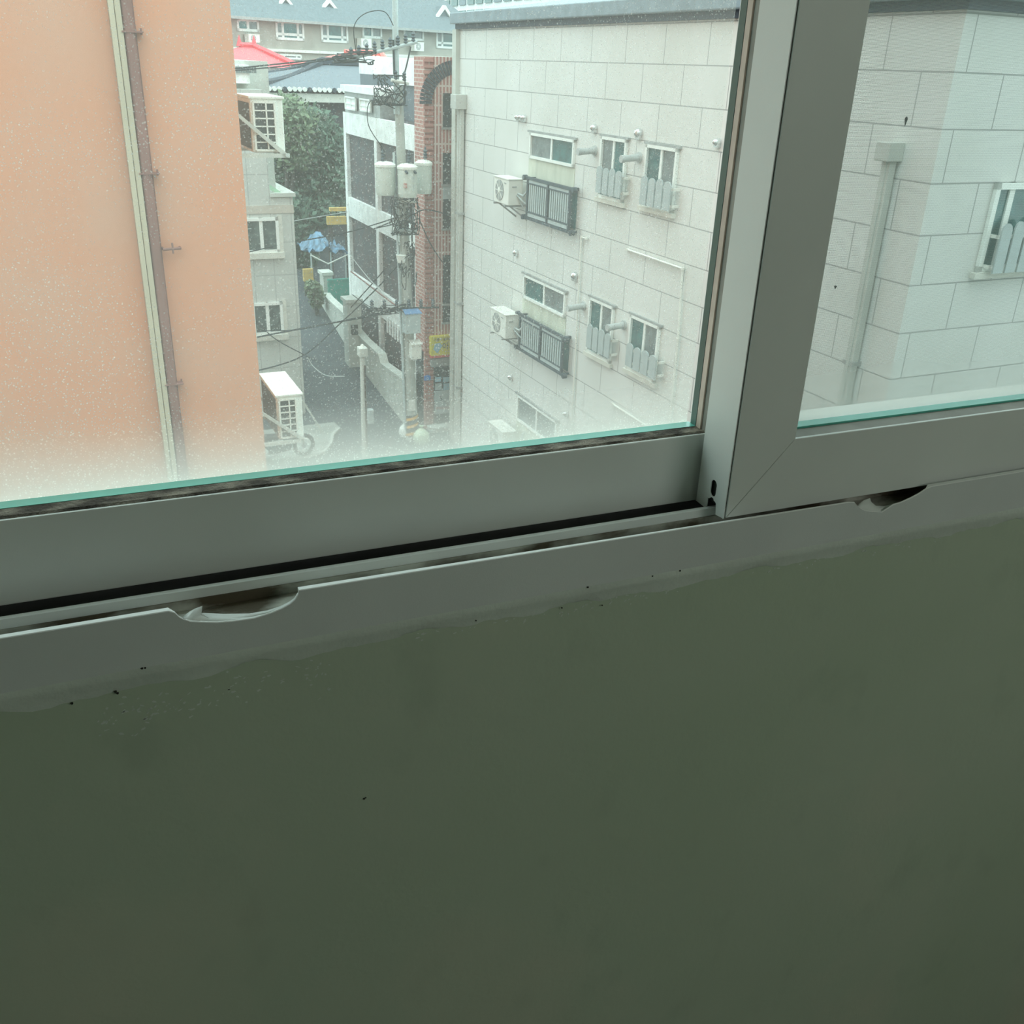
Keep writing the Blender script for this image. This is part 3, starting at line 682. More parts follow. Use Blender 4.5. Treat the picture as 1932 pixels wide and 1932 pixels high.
downpipe(None, (1692,286), None, .065, M['cond2'], .20)
MB().box(-.10, .02, FAR-.10, FAR+.12, 0, TOPZ-.05).build('corner_strip', M['concrete_pale'], gb)
# ---------------------------------------------------------------- air conditioner units
def ac_unit(F, L, Wd, H, lab, fan='x-', grid=False, bracket='steel', group=None):
    t = thing('air_conditioner', lab, 'air conditioner', F, group=group)
    MB().box(0, Wd, 0, L, 0, H-.015).build('casing', M['white'], t, .012)
    MB().box(-.015, Wd+.015, -.015, L+.015, H-.02, H+.005).build('top_cover', M['white'], t, .006)
    if fan:
        m = (lambda u, v, w: (-w, u, v)) if fan == 'x-' else (lambda u, v, w: (u, -w, v))
        c = (L*.60, H*.5) if fan == 'x-' else (Wd*.42, H*.5); R_ = H*.40
        k_ = MB(lambda x, y, z: m(c[0]+x, c[1]+y, z)); k_.lathe([(R_, .002), (R_, .012), (R_*.9, .014)], n=28)
        g2 = k_.build('fan_guard', M['grey_metal'], t)
        k_ = MB(lambda x, y, z: m(c[0]+x, c[1]+y, z)); k_.lathe([(R_*.26, .014), (R_*.26, .024), (R_*.1, .028)], n=16); k_.build('fan_hub', M['white'], g2)
        k_ = MB(m)
        for j in range(4):
            a = math.pi*j/4; ca_, sa_ = math.cos(a), math.sin(a)
            k_.hexa([(c[0]+ca_*R_*s1-sa_*.006*s2, c[1]+sa_*R_*s1+ca_*.006*s2, w_) for w_ in (.014, .02) for s1, s2 in ((-1,-1),(1,-1),(1,1),(-1,1))])
        k_.build('guard_wires', M['white'], g2)
    if grid:      # end coil guard, two columns of six, and the coil on the wall side
        x0, x1 = Wd*.10, Wd*.72; z0, z1 = H*.05, H*.90
        MB().box(x0, x1, -.004, .01, z0, z1).build('coil', M['coil'], t)
        k_ = MB()
        k_.box(x0, x1, -.022, -.004, z0-.012, z0+.008); k_.box(x0, x1, -.022, -.004, z1-.008, z1+.012)
        k_.box(x0-.014, x0+.006, -.022, -.004, z0, z1); k_.box(x1-.006, x1+.014, -.022, -.004, z0, z1)
        xm = x0+(x1-x0)*.60; k_.box(xm-.007, xm+.007, -.022, -.006, z0, z1)
        for j in range(1, 6): zz = z0+(z1-z0)*j/6; k_.box(x0, x1, -.022, -.006, zz-.006, zz+.006)
        k_.build('coil_guard', M['white'], t)
        MB().box(-.006, .002, .06, L-.06, .03, H-.06).build('coil', M['coil'], t)
    else:
        MB().box(Wd*.25, Wd*.55, -.01, 0, H*.68, H*.73).build('grip_slot', M['grey_metal'], t)
        k_ = MB(); k_.box(-.01, -.004, L*.16 if fan == 'x-' else .1, L*.30 if fan == 'x-' else .2, H*.80, H*.84)
        if fan == 'x-': k_.build('name_badge', M['grey_metal'], t)
    return t
for (near, far, wallx, ztop, lab) in (((958.6,388),(931.6,376),None,(958.6,338),'white air conditioner on the stone wall beside the upper railing'),
                                 ((953,640),(925.5,625),None,(953,594),'white air conditioner on the stone wall beside the middle railing'),
                                 ((948,862),(921,845),None,(948,815),'white air conditioner lowest on the stone wall, faint behind the dusty glass')):
    x = -.46
    a = GB.fx(*near, x); c = GB.fx(*far, x); tp = GB.fx(*ztop, x)
    L_ = c.y-a.y; H_ = tp.z-a.z
    F_ = Frame(GB.wor((x, a.y, a.z)), BY)
    t = ac_unit(F_, L_, .31, H_, lab, 'x-', group='air conditioners on the stone wall')
    for yy in (.06, L_-.12):
        k_ = MB(); k_.box(-.05, .46, yy, yy+.03, -.035, 0); k_.prism([(.06, -.035), (.46, -.32), (.46, -.28), (.11, -.035)], 'y', yy, yy+.02)
        k_.build('bracket', M['grey_metal'], t)
    k_ = MB()
    k_.tube([(.20, -.01, H_*.45), (.26, -.14, H_*.40), (.33, -.20, H_*.62), (.40, -.16, H_*.95), (.46, -.10, H_*1.0)], .022, 7)
    k_.tube([(.18, -.01, H_*.40), (.24, -.15, H_*.2), (.34, -.25, H_*.0), (.46, -.30, H_*.1)], .016, 7)
    k_.tube([(.22, -.01, H_*.25), (.30, -.10, -.05), (.38, -.25, -.15), (.46, -.38, -.20)], .014, 7)
    k_.build('coolant_pipe', M['picket'], t)
# ---------------------------------------------------------------- the orange building on the left
oe = B0F.fy(433, 0, 9.5); oe2 = B0F.fy(504, 893, 9.5); OE = (oe.x+oe2.x)/2
OF = BF(OE, 9.5); ob = thing('orange_building', 'orange rendered building wall with a beige drain pipe, filling the left side', 'building', OF)
MB().box(-9, 0, 0, 6.4, 0, 17).build('wall', M['orange'], ob)
def ofy(px, py, d=0): return OF.fy(px, py, d)
p0, p1 = ofy(218, 0, -.06), ofy(322, 889, -.06); xm = (p0.x+p1.x)/2
k_ = MB(); k_.box(xm-.050, xm-.008, -.10, 0, 0, 16); k_.box(xm-.004, xm+.044, -.09, 0, 0, 16); k_.box(xm-.050, xm+.044, -.06, 0, 0, 16)
k_.build('drain_pipe', M['conduit'], ob, .006)
k_ = MB(); k_.cyl((xm+.092, -.05, 0), (xm+.092, -.05, 16), .046, n=16); k_.build('painted_pipe', M['orange_brown'], ob, smooth=True)
k_ = MB(); k_.box(xm+.03, xm+.15, -.03, 0, 0, 16); k_.build('pipe_shadow_strip', M['orange_brown'], ob)  # flat brown strip on the wall, the pipe's shadow put into its colour
for (px, py) in ((280,327),(343,722),(250,60)):
    p = ofy(px, py, -.05); k_ = MB(); k_.box(xm+.03, xm+.20, -.10, -.004, p.z-.006, p.z+.006); k_.cyl((xm+.19, -.03, p.z-.02), (xm+.19, -.03, p.z+.03), .008, n=8); k_.build('pipe_clip', M['orange_brown'], ob)
p = ofy(326, 470, -.08); k_ = MB(); k_.tube([(p.x-.08, 0, p.z), (p.x-.08, -.08, p.z), (p.x+.07, -.08, p.z+.005), (p.x+.07, 0, p.z)], .013, 8); k_.cyl((p.x, -.08, p.z-.04), (p.x, -.08, p.z+.055), .009, n=8); k_.build('wall_anchor', M['orange_brown'], ob)
# two large units on brackets past its corner
def corner_ac(q, qtop, qback, lab):
    yl = 10.35
    a = B0F.fy(q[0][0], q[0][1], yl); c = B0F.fy(q[1][0], q[1][1], yl); tp = B0F.fy(qtop[0], qtop[1], yl)
    bk = B0F.fz(qback[0], qback[1], tp.z) if qback else None
    L_ = min(max((bk.y-yl) if bk else .78, .6), .95); Wd = c.x-a.x; H_ = tp.z-a.z
    F_ = Frame(B0F.wor((a.x, yl, a.z)), BY)
    t = ac_unit(F_, L_, Wd, H_, lab, None, True, group='air conditioners on the orange building')
    g0 = OE-a.x      # x of the wall in the unit's axes
    for yy in (-.05, L_-.02):
        k_ = MB(); k_.box(g0, Wd+.03, yy, yy+.03, -.045, -.005); k_.box(g0, g0+.03, yy, yy+.03, -.05, H_*1.1)
        k_.hexa([(g0, yy, H_*.93), (g0, yy, H_*.86), (g0, yy+.025, H_*.86), (g0, yy+.025, H_*.93), (Wd+.0, yy, -.0), (Wd-.03, yy, -.03), (Wd-.03, yy+.025, -.03), (Wd+.0, yy+.025, -.0)])
        k_.build('bracket', M['concrete_pale'], t)
    for xx in (Wd, g0+.02): MB().cyl((xx, -.07, -.02), (xx, -.05, -.02), .02, n=8).build('bolt', M['steel'], t)
corner_ac(((478,288),(539,289)), (475,182), None, 'white air conditioner high on the orange building corner, upper of two')
corner_ac(((527,830),(574,826)), (520,747), (495,705), 'white air conditioner low on the orange building corner, lower of two')
# ---------------------------------------------------------------- pale tiled building behind it
PF = BF(-1.0, 24.5); pb = thing('pale_building', 'pale tiled building behind the orange one, with a low wing and dark windows', 'building', PF)
e1 = PF.fy(507, 330).x; e2 = PF.fy(555, 420).x; zt = PF.fy(530, 371).z; zu = PF.fy(500, 116).z; e3 = PF.fy(517, 150).x
M['pale_tile'] = tiles('pale_wall_tiles', (.60, .62, .59), (.40, .42, .40), .50, .80, .012, 'x', (.1, .1), var=.04, offset=0)
MB().box(0, e1, 0, 4.5, 0, zu-.6).build('wall', M['pale_tile'], pb)
MB().box(e1-1.6, e3, .6, 4.5, zt, zu).build('stair_tower', M['concrete_pale'], pb)
MB().box(e1-2.4, e3-.5, .3, .6, PF.fy(460,158).z, PF.fy(460,122).z).build('roof_parapet', M['white_wall'], pb)
for k_ in range(4):
    a = PF.fy(446+k_*10, 150, .28); MB().box(a.x, a.x+.1, .24, .32, PF.fy(460,138).z, PF.fy(460,126).z).build('parapet_window', M['win_grey'], pb)
MB().box(e1, e2, 0, 4.5, 0, zt).build('wing_wall', M['pale_tile'], pb)
MB().box(e1, e2+.06, -.06, 4.5, zt, zt+.09).build('wing_coping', M['concrete_pale'], pb)
za, zb_ = PF.fy(530,402).z, PF.fy(530,387).z
MB().box(0, e2+.006, -.02, .5, za, zb_).build('stone_band', M['pale_band'], pb)
for q in (((458,411),(524,411),(528,475),(462,478)), ((474,571),(533,570),(535,630),(478,632))):
    u0, u1, v0, v1 = px_rect(PF, q, 'y'); slider(mfront, u0, u1, v0, v1, pb, 2, ('win_mid',), fw=.07)
    MB().box(u0-.1, u1+.1, -.10, 0, v0-.14, v0).build('window_sill', M['sill'], pb)
    MB().box(u1, u1+.10, -.03, 0, v0, v1+.05).build('window_surround', M['sill'], pb)
a, c = PF.fy(509,353,.05), PF.fy(538,372,.05)
MB().hexa([(a.x, .1, a.z-.06), (c.x, .1, c.z-.06), (c.x, .18, c.z-.06), (a.x, .18, a.z-.06), (a.x, .1, a.z+.06), (c.x, .1, c.z+.06), (c.x, .18, c.z+.06), (a.x, .18, a.z+.06)]).build('stair_rail', M['mint'], pb)
# ---------------------------------------------------------------- white framed building with brown panels
WBF = BF(8.3, 23.45); wb = thing('office_building', 'white framed building with tall brown wall panels facing the alley', 'building', WBF)
Z = lambda z: z-G
LN = 29.85-23.45
def wz(px, py, d=0): return WBF.fx(px, py, d)
b3 = wz(722, 600).z; b3t = wz(710, 545).z
lv = [Z(.10), Z(-.48), Z(-2.28), Z(-2.84)]
MB().box(.10, 5.5, 0, LN, 0, Z(.10)).build('brown_panel', M['brown_panel'], wb)
k_ = MB()
for a, c in ((lv[1], lv[0]), (lv[3], lv[2]), (b3, b3t)): k_.box(0, .12, 0, LN, a, c)
k_.build('white_band', M['white_wall'], wb)
for a, c in ((LN-.25, LN), (3.15, 3.38), (0, .12)): MB().box(-.01, .12, a, c, 0, lv[0]).build('white_column', M['white_wall'], wb)
MB().box(0, 5.5, LN-.02, LN+.02, 0, lv[0]).build('end_wall', M['white_wall'], wb)
a = wz(713, 180); 
MB().box(.05, 5.5, a.y, LN-.05, lv[0], Z(.68)).build('upper_wall', M['grey_metal'], wb)
MB().box(-.05, 5.5, a.y-.1, LN+.02, Z(.66), Z(.83)).build('roof_coping', M['white_wall'], wb)
for q in (((653,181),(673,184),(673,209),(653,206)), ((681,185),(701,188),(701,212),(681,210))):
    u0, u1, v0, v1 = px_rect(WBF, q, 'x'); slider(mside, u0, u1, v0, v1, wb, 2, ('white_wall',), fw=.04, lower=(v1-v0)*.45)
MB().box(.6, 5.5, .05, a.y-.1, lv[0], Z(.95)).build('rear_block', M['clay_grey'], wb)
MB().box(.5, 1.2, .1, a.y-.2, Z(.95), Z(1.55)).build('parapet_wall', M['white_wall'], wb)
# slatted fence panel low down
for j in range(7):
    a = wz(733+j*5, 598+j*4); MB().box(-.05, -.02, a.y-.05, a.y+.05, a.z-.45, a.z).build('fence_slat', M['white_wall'], wb)
# ---------------------------------------------------------------- concrete garden wall up the alley
GWF = BF(7.82, 23.1); gw = thing('garden_wall', 'stepped pale concrete garden wall running up the alley', 'wall', GWF)
pts_top = [(764,721),(720,689),(715.6,671.5),(685.8,644),(664.7,619.4),(652,597),(617.5,564.7),(611,556)]
tp = [GWF.fx(*q, 0) for q in pts_top]; poly = [(p.y, p.z) for p in tp]
poly[0] = (0, poly[0][1])
base = [(9.2, gz(32.3)-G-.2), (4.8, gz(27.9)-G-.2), (0, -.1)]
MB().prism(poly+base, 'x', 0, .18).build('wall_panel', M['concrete_pale'], gw)
k_ = MB()
for i in range(len(poly)-1):
    (a, z0_), (c, z1_) = poly[i], poly[i+1]
    k_.hexa([(-.03, a, z0_), (.21, a, z0_), (.21, c, z1_), (-.03, c, z1_), (-.03, a, z0_+.06), (.21, a, z0_+.06), (.21, c, z1_+.06), (-.03, c, z1_+.06)])
k_.build('coping', M['concrete_pale'], gw)
# gate pillar and far end pillar
def pillar(px0, px1, ytop, by, lab, zz, cap=True):
    F_ = BF(0, by, gz(by)); a = F_.fy(px0, ytop); c = F_.fy(px1, ytop)
    F2 = BF(a.x, by, gz(by)); t = thing('gate_pillar', lab, 'pillar', F2)
    w_ = c.x-a.x; h_ = a.z
    MB().box(0, w_, 0, .5, 0, h_).build('shaft', M['concrete_pale'], t)
    MB().box(-.05, w_+.05, -.05, .55, h_, h_+.10).build('capstone', M['concrete_pale'], t)
    return t, w_, h_
t, w_, h_ = pillar(655, 681, 572, 27.3, 'square concrete gate pillar standing at the bend of the garden wall', 0)
MB().box(w_*.2, w_*.7, -.03, 0, h_-.95, h_-.65).build('meter_window', M['win_dark'], t)
pillar(610, 626, 520, 31.6, 'narrow concrete pillar left of the green metal gate', 0)
F_ = BF(0, 31.3, gz(31.3)); a = F_.fy(618, 527); c = F_.fy(663, 575)
F2 = BF(a.x, 31.3, gz(31.3)); t = thing('metal_gate', 'green sheet metal gate between two concrete pillars', 'gate', F2)
MB().box(0, c.x-a.x, 0, .05, .1, a.z).build('gate_sheet', M['green_sheet'], t)
k_ = MB()
for z in (.1, a.z-.06): k_.box(0, c.x-a.x, -.03, 0, z, z+.05)
k_.build('gate_frame', M['green_sheet'], t)
# ---------------------------------------------------------------- red brick building
RBF = BF(8.26, 22.74); rb = thing('brick_building', 'red brick building with dark windows and a yellow sign over its door', 'building', RBF)
rz = RBF.fy(830, 107).z
MB().box(0, 5, 0, .70, 0, rz).build('wall', M['red_brick'], rb)
def rfy(px, py, d=0): return RBF.fy(px, py, d)
ribs = MB(); x0 = 0.0; x1 = rfy(816, 400).x
nr = int(rz/.125)
for i in range(nr): ribs.box(-.03, x1, -.05, 0, i*.125+.02, i*.125+.085)
ribs.build('corner_ribs', M['brick_rib'], rb)
xg0, xg1 = rfy(818, 400).x, rfy(872, 400).x
MB().box(xg0, xg1, -.05, 0, 2.4, rz).build('upright_bricks', M['brick_grid'], rb)
for (ya, yb_, glass) in ((176,240,'win_dark'),(288,347,'win_dark'),(375,430,'win_dark'),(480,606,'win_dark')):
    z1_, z0_ = rfy(850, ya).z, rfy(850, yb_).z; xa = rfy(834, (ya+yb_)/2).x
    w_ = MB().box(xa, xg1+.3, -.058, -.04, z0_, z1_).build('window', M[glass], rb)
    k_ = MB(); k_.box(xa-.03, xg1+.3, -.075, -.04, z0_-.05, z0_)
    if yb_ == 606: zz = rfy(850, 575).z; k_.box(xa-.03, xg1+.3, -.075, -.055, zz, zz+.05)
    k_.build('window_frame', M['grey_metal'], w_)
z1_, z0_ = rfy(850, 347).z, rfy(850, 375).z
MB().box(rfy(834,360).x, xg1+.3, -.058, -.04, z0_, z1_).build('spandrel', M['box_grey'], rb)
# arch of dark brick at the top
k_ = MB(); ac = rfy(862, 195, -.06); 
for i in range(16):
    t_ = math.radians(95+i*5.5); r1_, r2_ = .62, .92; t2 = t_+math.radians(4.2)
    k_.prism([(ac.x+r1_*math.cos(t_), ac.z+r1_*math.sin(t_)), (ac.x+r2_*math.cos(t_), ac.z+r2_*math.sin(t_)), (ac.x+r2_*math.cos(t2), ac.z+r2_*math.sin(t2)), (ac.x+r1_*math.cos(t2), ac.z+r1_*math.sin(t2))], 'y', -.07, -.04)
k_.build('brick_arch', M['clay_dark'], rb)
# shop front below
a, c = rfy(818, 690), rfy(870, 803)
MB().box(a.x, a.x+1.4, -.06, 0, .12, a.z).build('shop_door', M['win_dark'], rb)
MB().box(a.x-.1, a.x+1.5, -.12, 0, a.z, a.z+.22).build('door_canopy', M['grey_metal'], rb)
p, q = rfy(820, 738, -.07), rfy(852, 778, -.07)
MB().box(p.x, q.x, -.08, -.06, q.z, p.z).build('door_notice', M['box_grey'], rb)
for (u, v, u2, v2, mm) in ((821,712,832,720,'sign_lightblue'),(836,712,848,720,'sign_lightblue'),(821,724,833,735,'box_grey'),(837,724,849,735,'sign_lightblue')):
    p, q = rfy(u, v, -.07), rfy(u2, v2, -.07); MB().box(p.x, q.x, -.075, -.06, q.z, p.z).build('door_notice', M[mm], rb)
p = rfy(829, 757, -.085); text_mesh('notice_lettering', 'S', .20, M['ink'], rb, lambda x, y, z: (p.x+x, -.083-z, p.z+y), .002)
k_ = MB()
for i in range(7): u = rfy(823+i*4, 770, -.085); k_.box(u.x, u.x+.035, -.083, -.08, u.z-.02, u.z+.02)
k_.build('notice_print', M['red_paint'], rb)
MB().box(a.x-.2, a.x+1.6, -.35, 0, 0, .13).build('door_step', M['concrete_pale'], rb)
p, q = rfy(785, 740), rfy(800, 800)
MB().box(-.03, .02, .12, .62, 0, 2.1).build('side_door', M['win_dark'], rb)
# yellow shop sign
sa, sb = rfy(814, 636, -.2), rfy(814, 672, -.2)
SF = Frame(RBF.wor((sa.x, -.12, sb.z)), BY); sg = thing('shop_sign', 'yellow shop sign with black lettering over the brick building door', 'sign', SF)
sw_, sh_ = 1.25, sa.z-sb.z
MB().box(0, sw_, -.08, .12, 0, sh_).build('sign_board', M['sign_yellow'], sg)
MB().box(0, sw_, -.085, .12, -.06, 0).build('sign_base', M['red_paint'], sg)
MB().prism([(.05, sh_*.35), (.16, sh_*.12), (.30, sh_*.50), (.23, sh_*.66), (.10, sh_*.64)], 'y', -.086, -.08).build('sign_emblem', M['sign_lightblue'], sg)
text_mesh('sign_lettering', '아시마', .20, M['ink'], sg, lambda x, y, z: (.29+x, -.084-z, sh_*.32+y), .003)
text_mesh('sign_lettering', '기쁨이 넘치는 부자집', .085, M['ink'], sg, lambda x, y, z: (.06+x, -.084-z, sh_*.78+y), .003)
p = rfy(806.5, 713.5, -.07); NF = Frame(RBF.wor((p.x, -.055, p.z)), BY)
nb = thing('number_plate', 'small blue building number plate on the brick wall', 'plate', NF)
MB(lambda x, y, z: (x, -z, y)).prism([(-.09, -.06), (.09, -.06), (.09, .05), (0, .09), (-.09, .05)], 'z', 0, .01).build('plate', M['sign_blue'], nb)
text_mesh('plate_lettering', '12', .09, M['white'], nb, lambda x, y, z: (x-.055, -.011-z, y-.04), .001)
# ---------------------------------------------------------------- grey tiled roof house, behind the tree
HF = Frame((0, 40, -4.2)); hz = lambda px, py, d=0: HF.fy(px, py, d)
hb = thing('tiled_roof_house', 'low house with a grey tiled hipped roof and white tile ends along its eave', 'house', HF)
el, er = hz(478, 165, -.8), hz(800, 178, -.8); rl, rr_ = hz(606, 122, 4.5), hz(700, 124, 4.5); ez = (el.z+er.z)/2; rzz = (rl.z+rr_.z)/2
BK = 9.5
k_ = MB(); k_.add([(el.x,-.8,ez),(er.x,-.8,ez),(er.x,BK,ez),(el.x,BK,ez),(rl.x,4.5,rzz),(rr_.x,4.5,rzz)], [(0,1,5,4),(1,2,5),(2,3,4,5),(3,0,4)]); k_.add([(el.x,-.8,ez-.02),(er.x,-.8,ez-.02),(er.x,BK,ez-.02),(el.x,BK,ez-.02)], [(0,1,2,3)])
k_.build('roof', M['clay_grey'], hb)
k_ = MB(); k_.tube([(rl.x,4.5,rzz+.08),(rr_.x,4.5,rzz+.08)], .20, 7); k_.build('ridge', M['clay_dark'], hb)
for A_, C_ in (((rl.x,4.5,rzz+.1),(el.x,-.8,ez+.12)), ((rr_.x,4.5,rzz+.1),(er.x,-.8,ez+.12)), ((rl.x,4.5,rzz+.1),(el.x,BK,ez+.1))):
    A_, C_ = Vector(A_), Vector(C_); P = [A_.lerp(C_, i/10)-Vector((0, 0, .5*math.sin(math.pi*i/10)*.4)) for i in range(11)]
    MB().tube(P, .16, 6).build('hip_ridge', M['clay_dark'], hb)
for i in range(34):
    x = el.x+.2+i*(er.x-el.x-.4)/33
    MB().cyl((x, -.88, ez+.02), (x, -.78, ez+.02), .085, n=8).build('tile_end', M['white'] if i % 5 else M['clay_dark'], hb)
MB().box(el.x+.1, er.x-.1, -.7, -.45, ez-.42, ez-.12).build('eave_beam', M['sill'], hb)
MB().box(el.x+.6, er.x-.6, 0, 8, 0, ez-.05).build('wall', M['brown_panel'], hb)
p, q = hz(573, 190, -.05), hz(589, 236, -.05)
k_ = MB(); k_.box(p.x, p.x+.28, -.1, 0, q.z, p.z); k_.box(p.x-.9, p.x+.28, -.1, 0, p.z-.15, p.z); k_.build('window_frame', M['white'], hb)
MB().box(p.x-.9, p.x+.02, -.06, 0, q.z, p.z-.15).build('window_pane', M['win_glass'], hb)
p, q = hz(602, 198, -.1), hz(605, 238, -.1); MB().box(p.x-.03, p.x+.03, -.12, -.04, q.z, p.z).build('post', M['sill'], hb)
# ---------------------------------------------------------------- red roofs beyond
def hip_house(name, lab, Y_, eave, ridge, roofm, depth, wallm):
    F_ = Frame((0, Y_, -4.2)); t = thing(name, lab, 'house', F_)
    a, c = F_.fy(*eave[0]), F_.fy(*eave[1]); r1_, r2_ = F_.fy(*ridge[0], depth/2), F_.fy(*ridge[1], depth/2); ez = (a.z+c.z)/2; rz = (r1_.z+r2_.z)/2
    MB().add([(a.x,0,ez),(c.x,0,ez),(c.x,depth,ez),(a.x,depth,ez),(r1_.x,depth/2,rz),(r2_.x,depth/2,rz)], [(0,1,5,4),(1,2,5),(2,3,4,5),(3,0,4),(0,3,2,1)]).build('roof', M[roofm], t)
    k_ = MB(); k_.tube([(r1_.x, depth/2, rz+.05), (r2_.x, depth/2, rz+.05)], .14, 6); k_.tube([(r2_.x, depth/2, rz+.05), (c.x, 0, ez+.08)], .14, 6); 
    if name == 'red_roof_house' and 'pink' in lab: k_.cyl((r1_.x, depth/2, rz), (r1_.x, depth/2, rz+.5), .16, .02, 8); k_.cyl((r2_.x, depth/2, rz), (r2_.x, depth/2, rz+.5), .16, .02, 8)
    k_.build('ridge', M[roofm], t)
    MB().box(a.x+.3, c.x-.3, .3, depth-.3, 0, ez).build('wall', M[wallm], t)
hip_house('red_roof_house', 'house with a pink red hipped roof beside the orange building', 50, ((400,118),(566,134)), ((452,87),(480,89)), 'pink_roof', 7, 'white_wall')
hip_house('red_roof_house', 'low coral red roof just behind the grey tiled ridge', 52, ((600,122),(735,127)), ((650,100),(720,103)), 'coral', 6, 'white_wall')
# ---------------------------------------------------------------- long far house with a grey roof
A_ = WORLD.fy(433, 25, 58); zE = A_.z; B_ = WORLD.fz(870, 57, zE)
d_ = (B_-A_); yaw = math.atan2(d_.y, d_.x); FHo = Frame((A_.x, A_.y, -4.2), yaw); LH = d_.length; EZ = zE+4.2
fh = thing('row_house', 'long beige house far behind with a grey roof, white windows and small white dormers', 'building', FHo)
MB().box(-8, LH+1.5, 0, 9, 0, EZ).build('wall', M['house_wall'], fh)
k_ = MB(); k_.add([(-9,-.6,EZ-.15),(LH+2,-.6,EZ-.15),(LH+2,10,EZ-.15),(-9,10,EZ-.15),(-9,4.7,EZ+4.2),(LH-2.2,4.7,EZ+4.2)], [(0,1,5,4),(1,2,5),(2,3,4,5),(0,4,3),(0,3,2,1)]); k_.build('roof', M['slate'], fh)
k_ = MB(); k_.box(-9, LH+2, -.68, -.55, EZ-.26, EZ-.12); k_.build('gutter', M['grey_metal'], fh)
for i, q in enumerate((((446,34),(488,37),(488,61),(446,58)), ((519,38),(573,41),(573,78),(520,74)), ((604,43),(656,46),(656,82),(606,79)), ((683,47),(720,50),(720,74),(683,71)), ((761,52),(799,55),(799,78),(761,75)), ((822,56),(868,59),(868,94),(823,90)))):
    u0, u1, v0, v1 = px_rect(FHo, q, 'y'); three = i in (1, 2, 5)
    slider(mfront, u0, u1, v0, v1, fh, 3 if three else 2, ('win_grey', 'win_glass', 'win_grey') if three else ('win_glass', 'win_grey'), fw=.13, lower=(v1-v0)*.3 if three else 0)
for q in (((430+94,101),(569,103),(569,113),(524,111)), ((618,104),(640,106),(640,116),(618,114))):
    u0, u1, v0, v1 = px_rect(FHo, q, 'y'); slider(mfront, u0, u1, v0, v1, fh, 3, ('win_grey',), fw=.1)
MB().box(-3, LH, -.15, 0, FHo.fy(560,97).z-.06, FHo.fy(560,97).z+.08).build('wall_band', M['white'], fh)
for (xa, xb, yt, yb_) in ((521,555,-8,13),(602,639,-1,20),(821,854,10,33)):
    r = ray((xa+xb)/2, yb_); # on the roof slope, a little back from the eave
    p = FHo.fy((xa+xb)/2, yb_, .5); wd = (FHo.fy(xb, yb_, .5).x-FHo.fy(xa, yb_, .5).x)/2; hh = FHo.fy((xa+xb)/2, yt, .5).z-p.z
    dm = Frame(FHo.wor((p.x, .5, p.z)), yaw); k_ = MB()
    def at(pl, ya, yb, m_, nm, par): o_ = MB(); o_.prism([(p.x+a, p.z+c) for a, c in pl], 'y', ya, yb); return o_.build(nm, M[m_], par)
    dr = at([(-wd, 0), (-wd*.66, 0), (0, hh*.68), (wd*.66, 0), (wd, 0), (.08, hh), (-.08, hh)], .4, .55, 'white', 'dormer', fh)
    at([(-wd*.7, 0), (wd*.7, 0), (0, hh*.75)], .5, .6, 'slate', 'dormer_face', dr)
    at([(-wd*.95, 0), (wd*.95, 0), (0, hh*.93)], .6, 3.2, 'slate', 'dormer_roof', dr)
for i, q in enumerate(((470,65,490,80),(682,73,701,90),(782,80,800,96))):
    a = FHo.fy(q[0], q[3], -.5); c = FHo.fy(q[2], q[1], -.5)
    ac_unit(Frame(FHo.wor((a.x, -.5, a.z)), yaw), .4, c.x-a.x, c.z-a.z, ('white air conditioner under the leftmost window of the far house', 'white air conditioner under the fourth window of the far house', 'white air conditioner under the fifth window of the far house')[i], 'y-', group='air conditioners on the far house')
# white wall slab beside the brick building top
F_ = BF(0, 31.5, gz(31.5)); a, c = F_.fy(703, 106), F_.fy(790, 137)
t = thing('white_rooftop_wall', 'blank white rooftop wall behind the top of the utility pole', 'wall', BF(a.x, 31.5, gz(31.5)))
MB().box(0, c.x-a.x, 0, 1.5, c.z-.1, a.z).build('panel', M['white_wall'], t); MB().box(0, c.x-a.x+.2, .05, 1.4, 0, c.z-.1).build('lower_wall', M['clay_grey'], t)
# ---------------------------------------------------------------- distant apartment block above the stone building
TF = BF(95, 0, -4.2); tb = thing('distant_apartments', 'distant white apartment block with teal windows above the stone building roof', 'building', TF)
ya, yb_ = TF.fx(1500, 0).y, TF.fx(835, 10).y
MB().box(.3, 14, ya, yb_, 0, 40).build('wall', M['white_wall'], tb)
nb_ = 26; bayw = (yb_-ya)/nb_
for f_ in range(10, 14):
    zf = 1.2+f_*2.35-3.0
for row in range(5):
    zf = TF.fx(890, 31).z+row*2.5
    for bay in range(nb_):
        y0 = ya+bay*bayw
        MB().box(0, .3, y0+bayw*.12, y0+bayw*.88, zf, zf+1.35).build('window', M['win_glass'] if (bay*7+row*3) % 4 else M['roofcap'], tb)
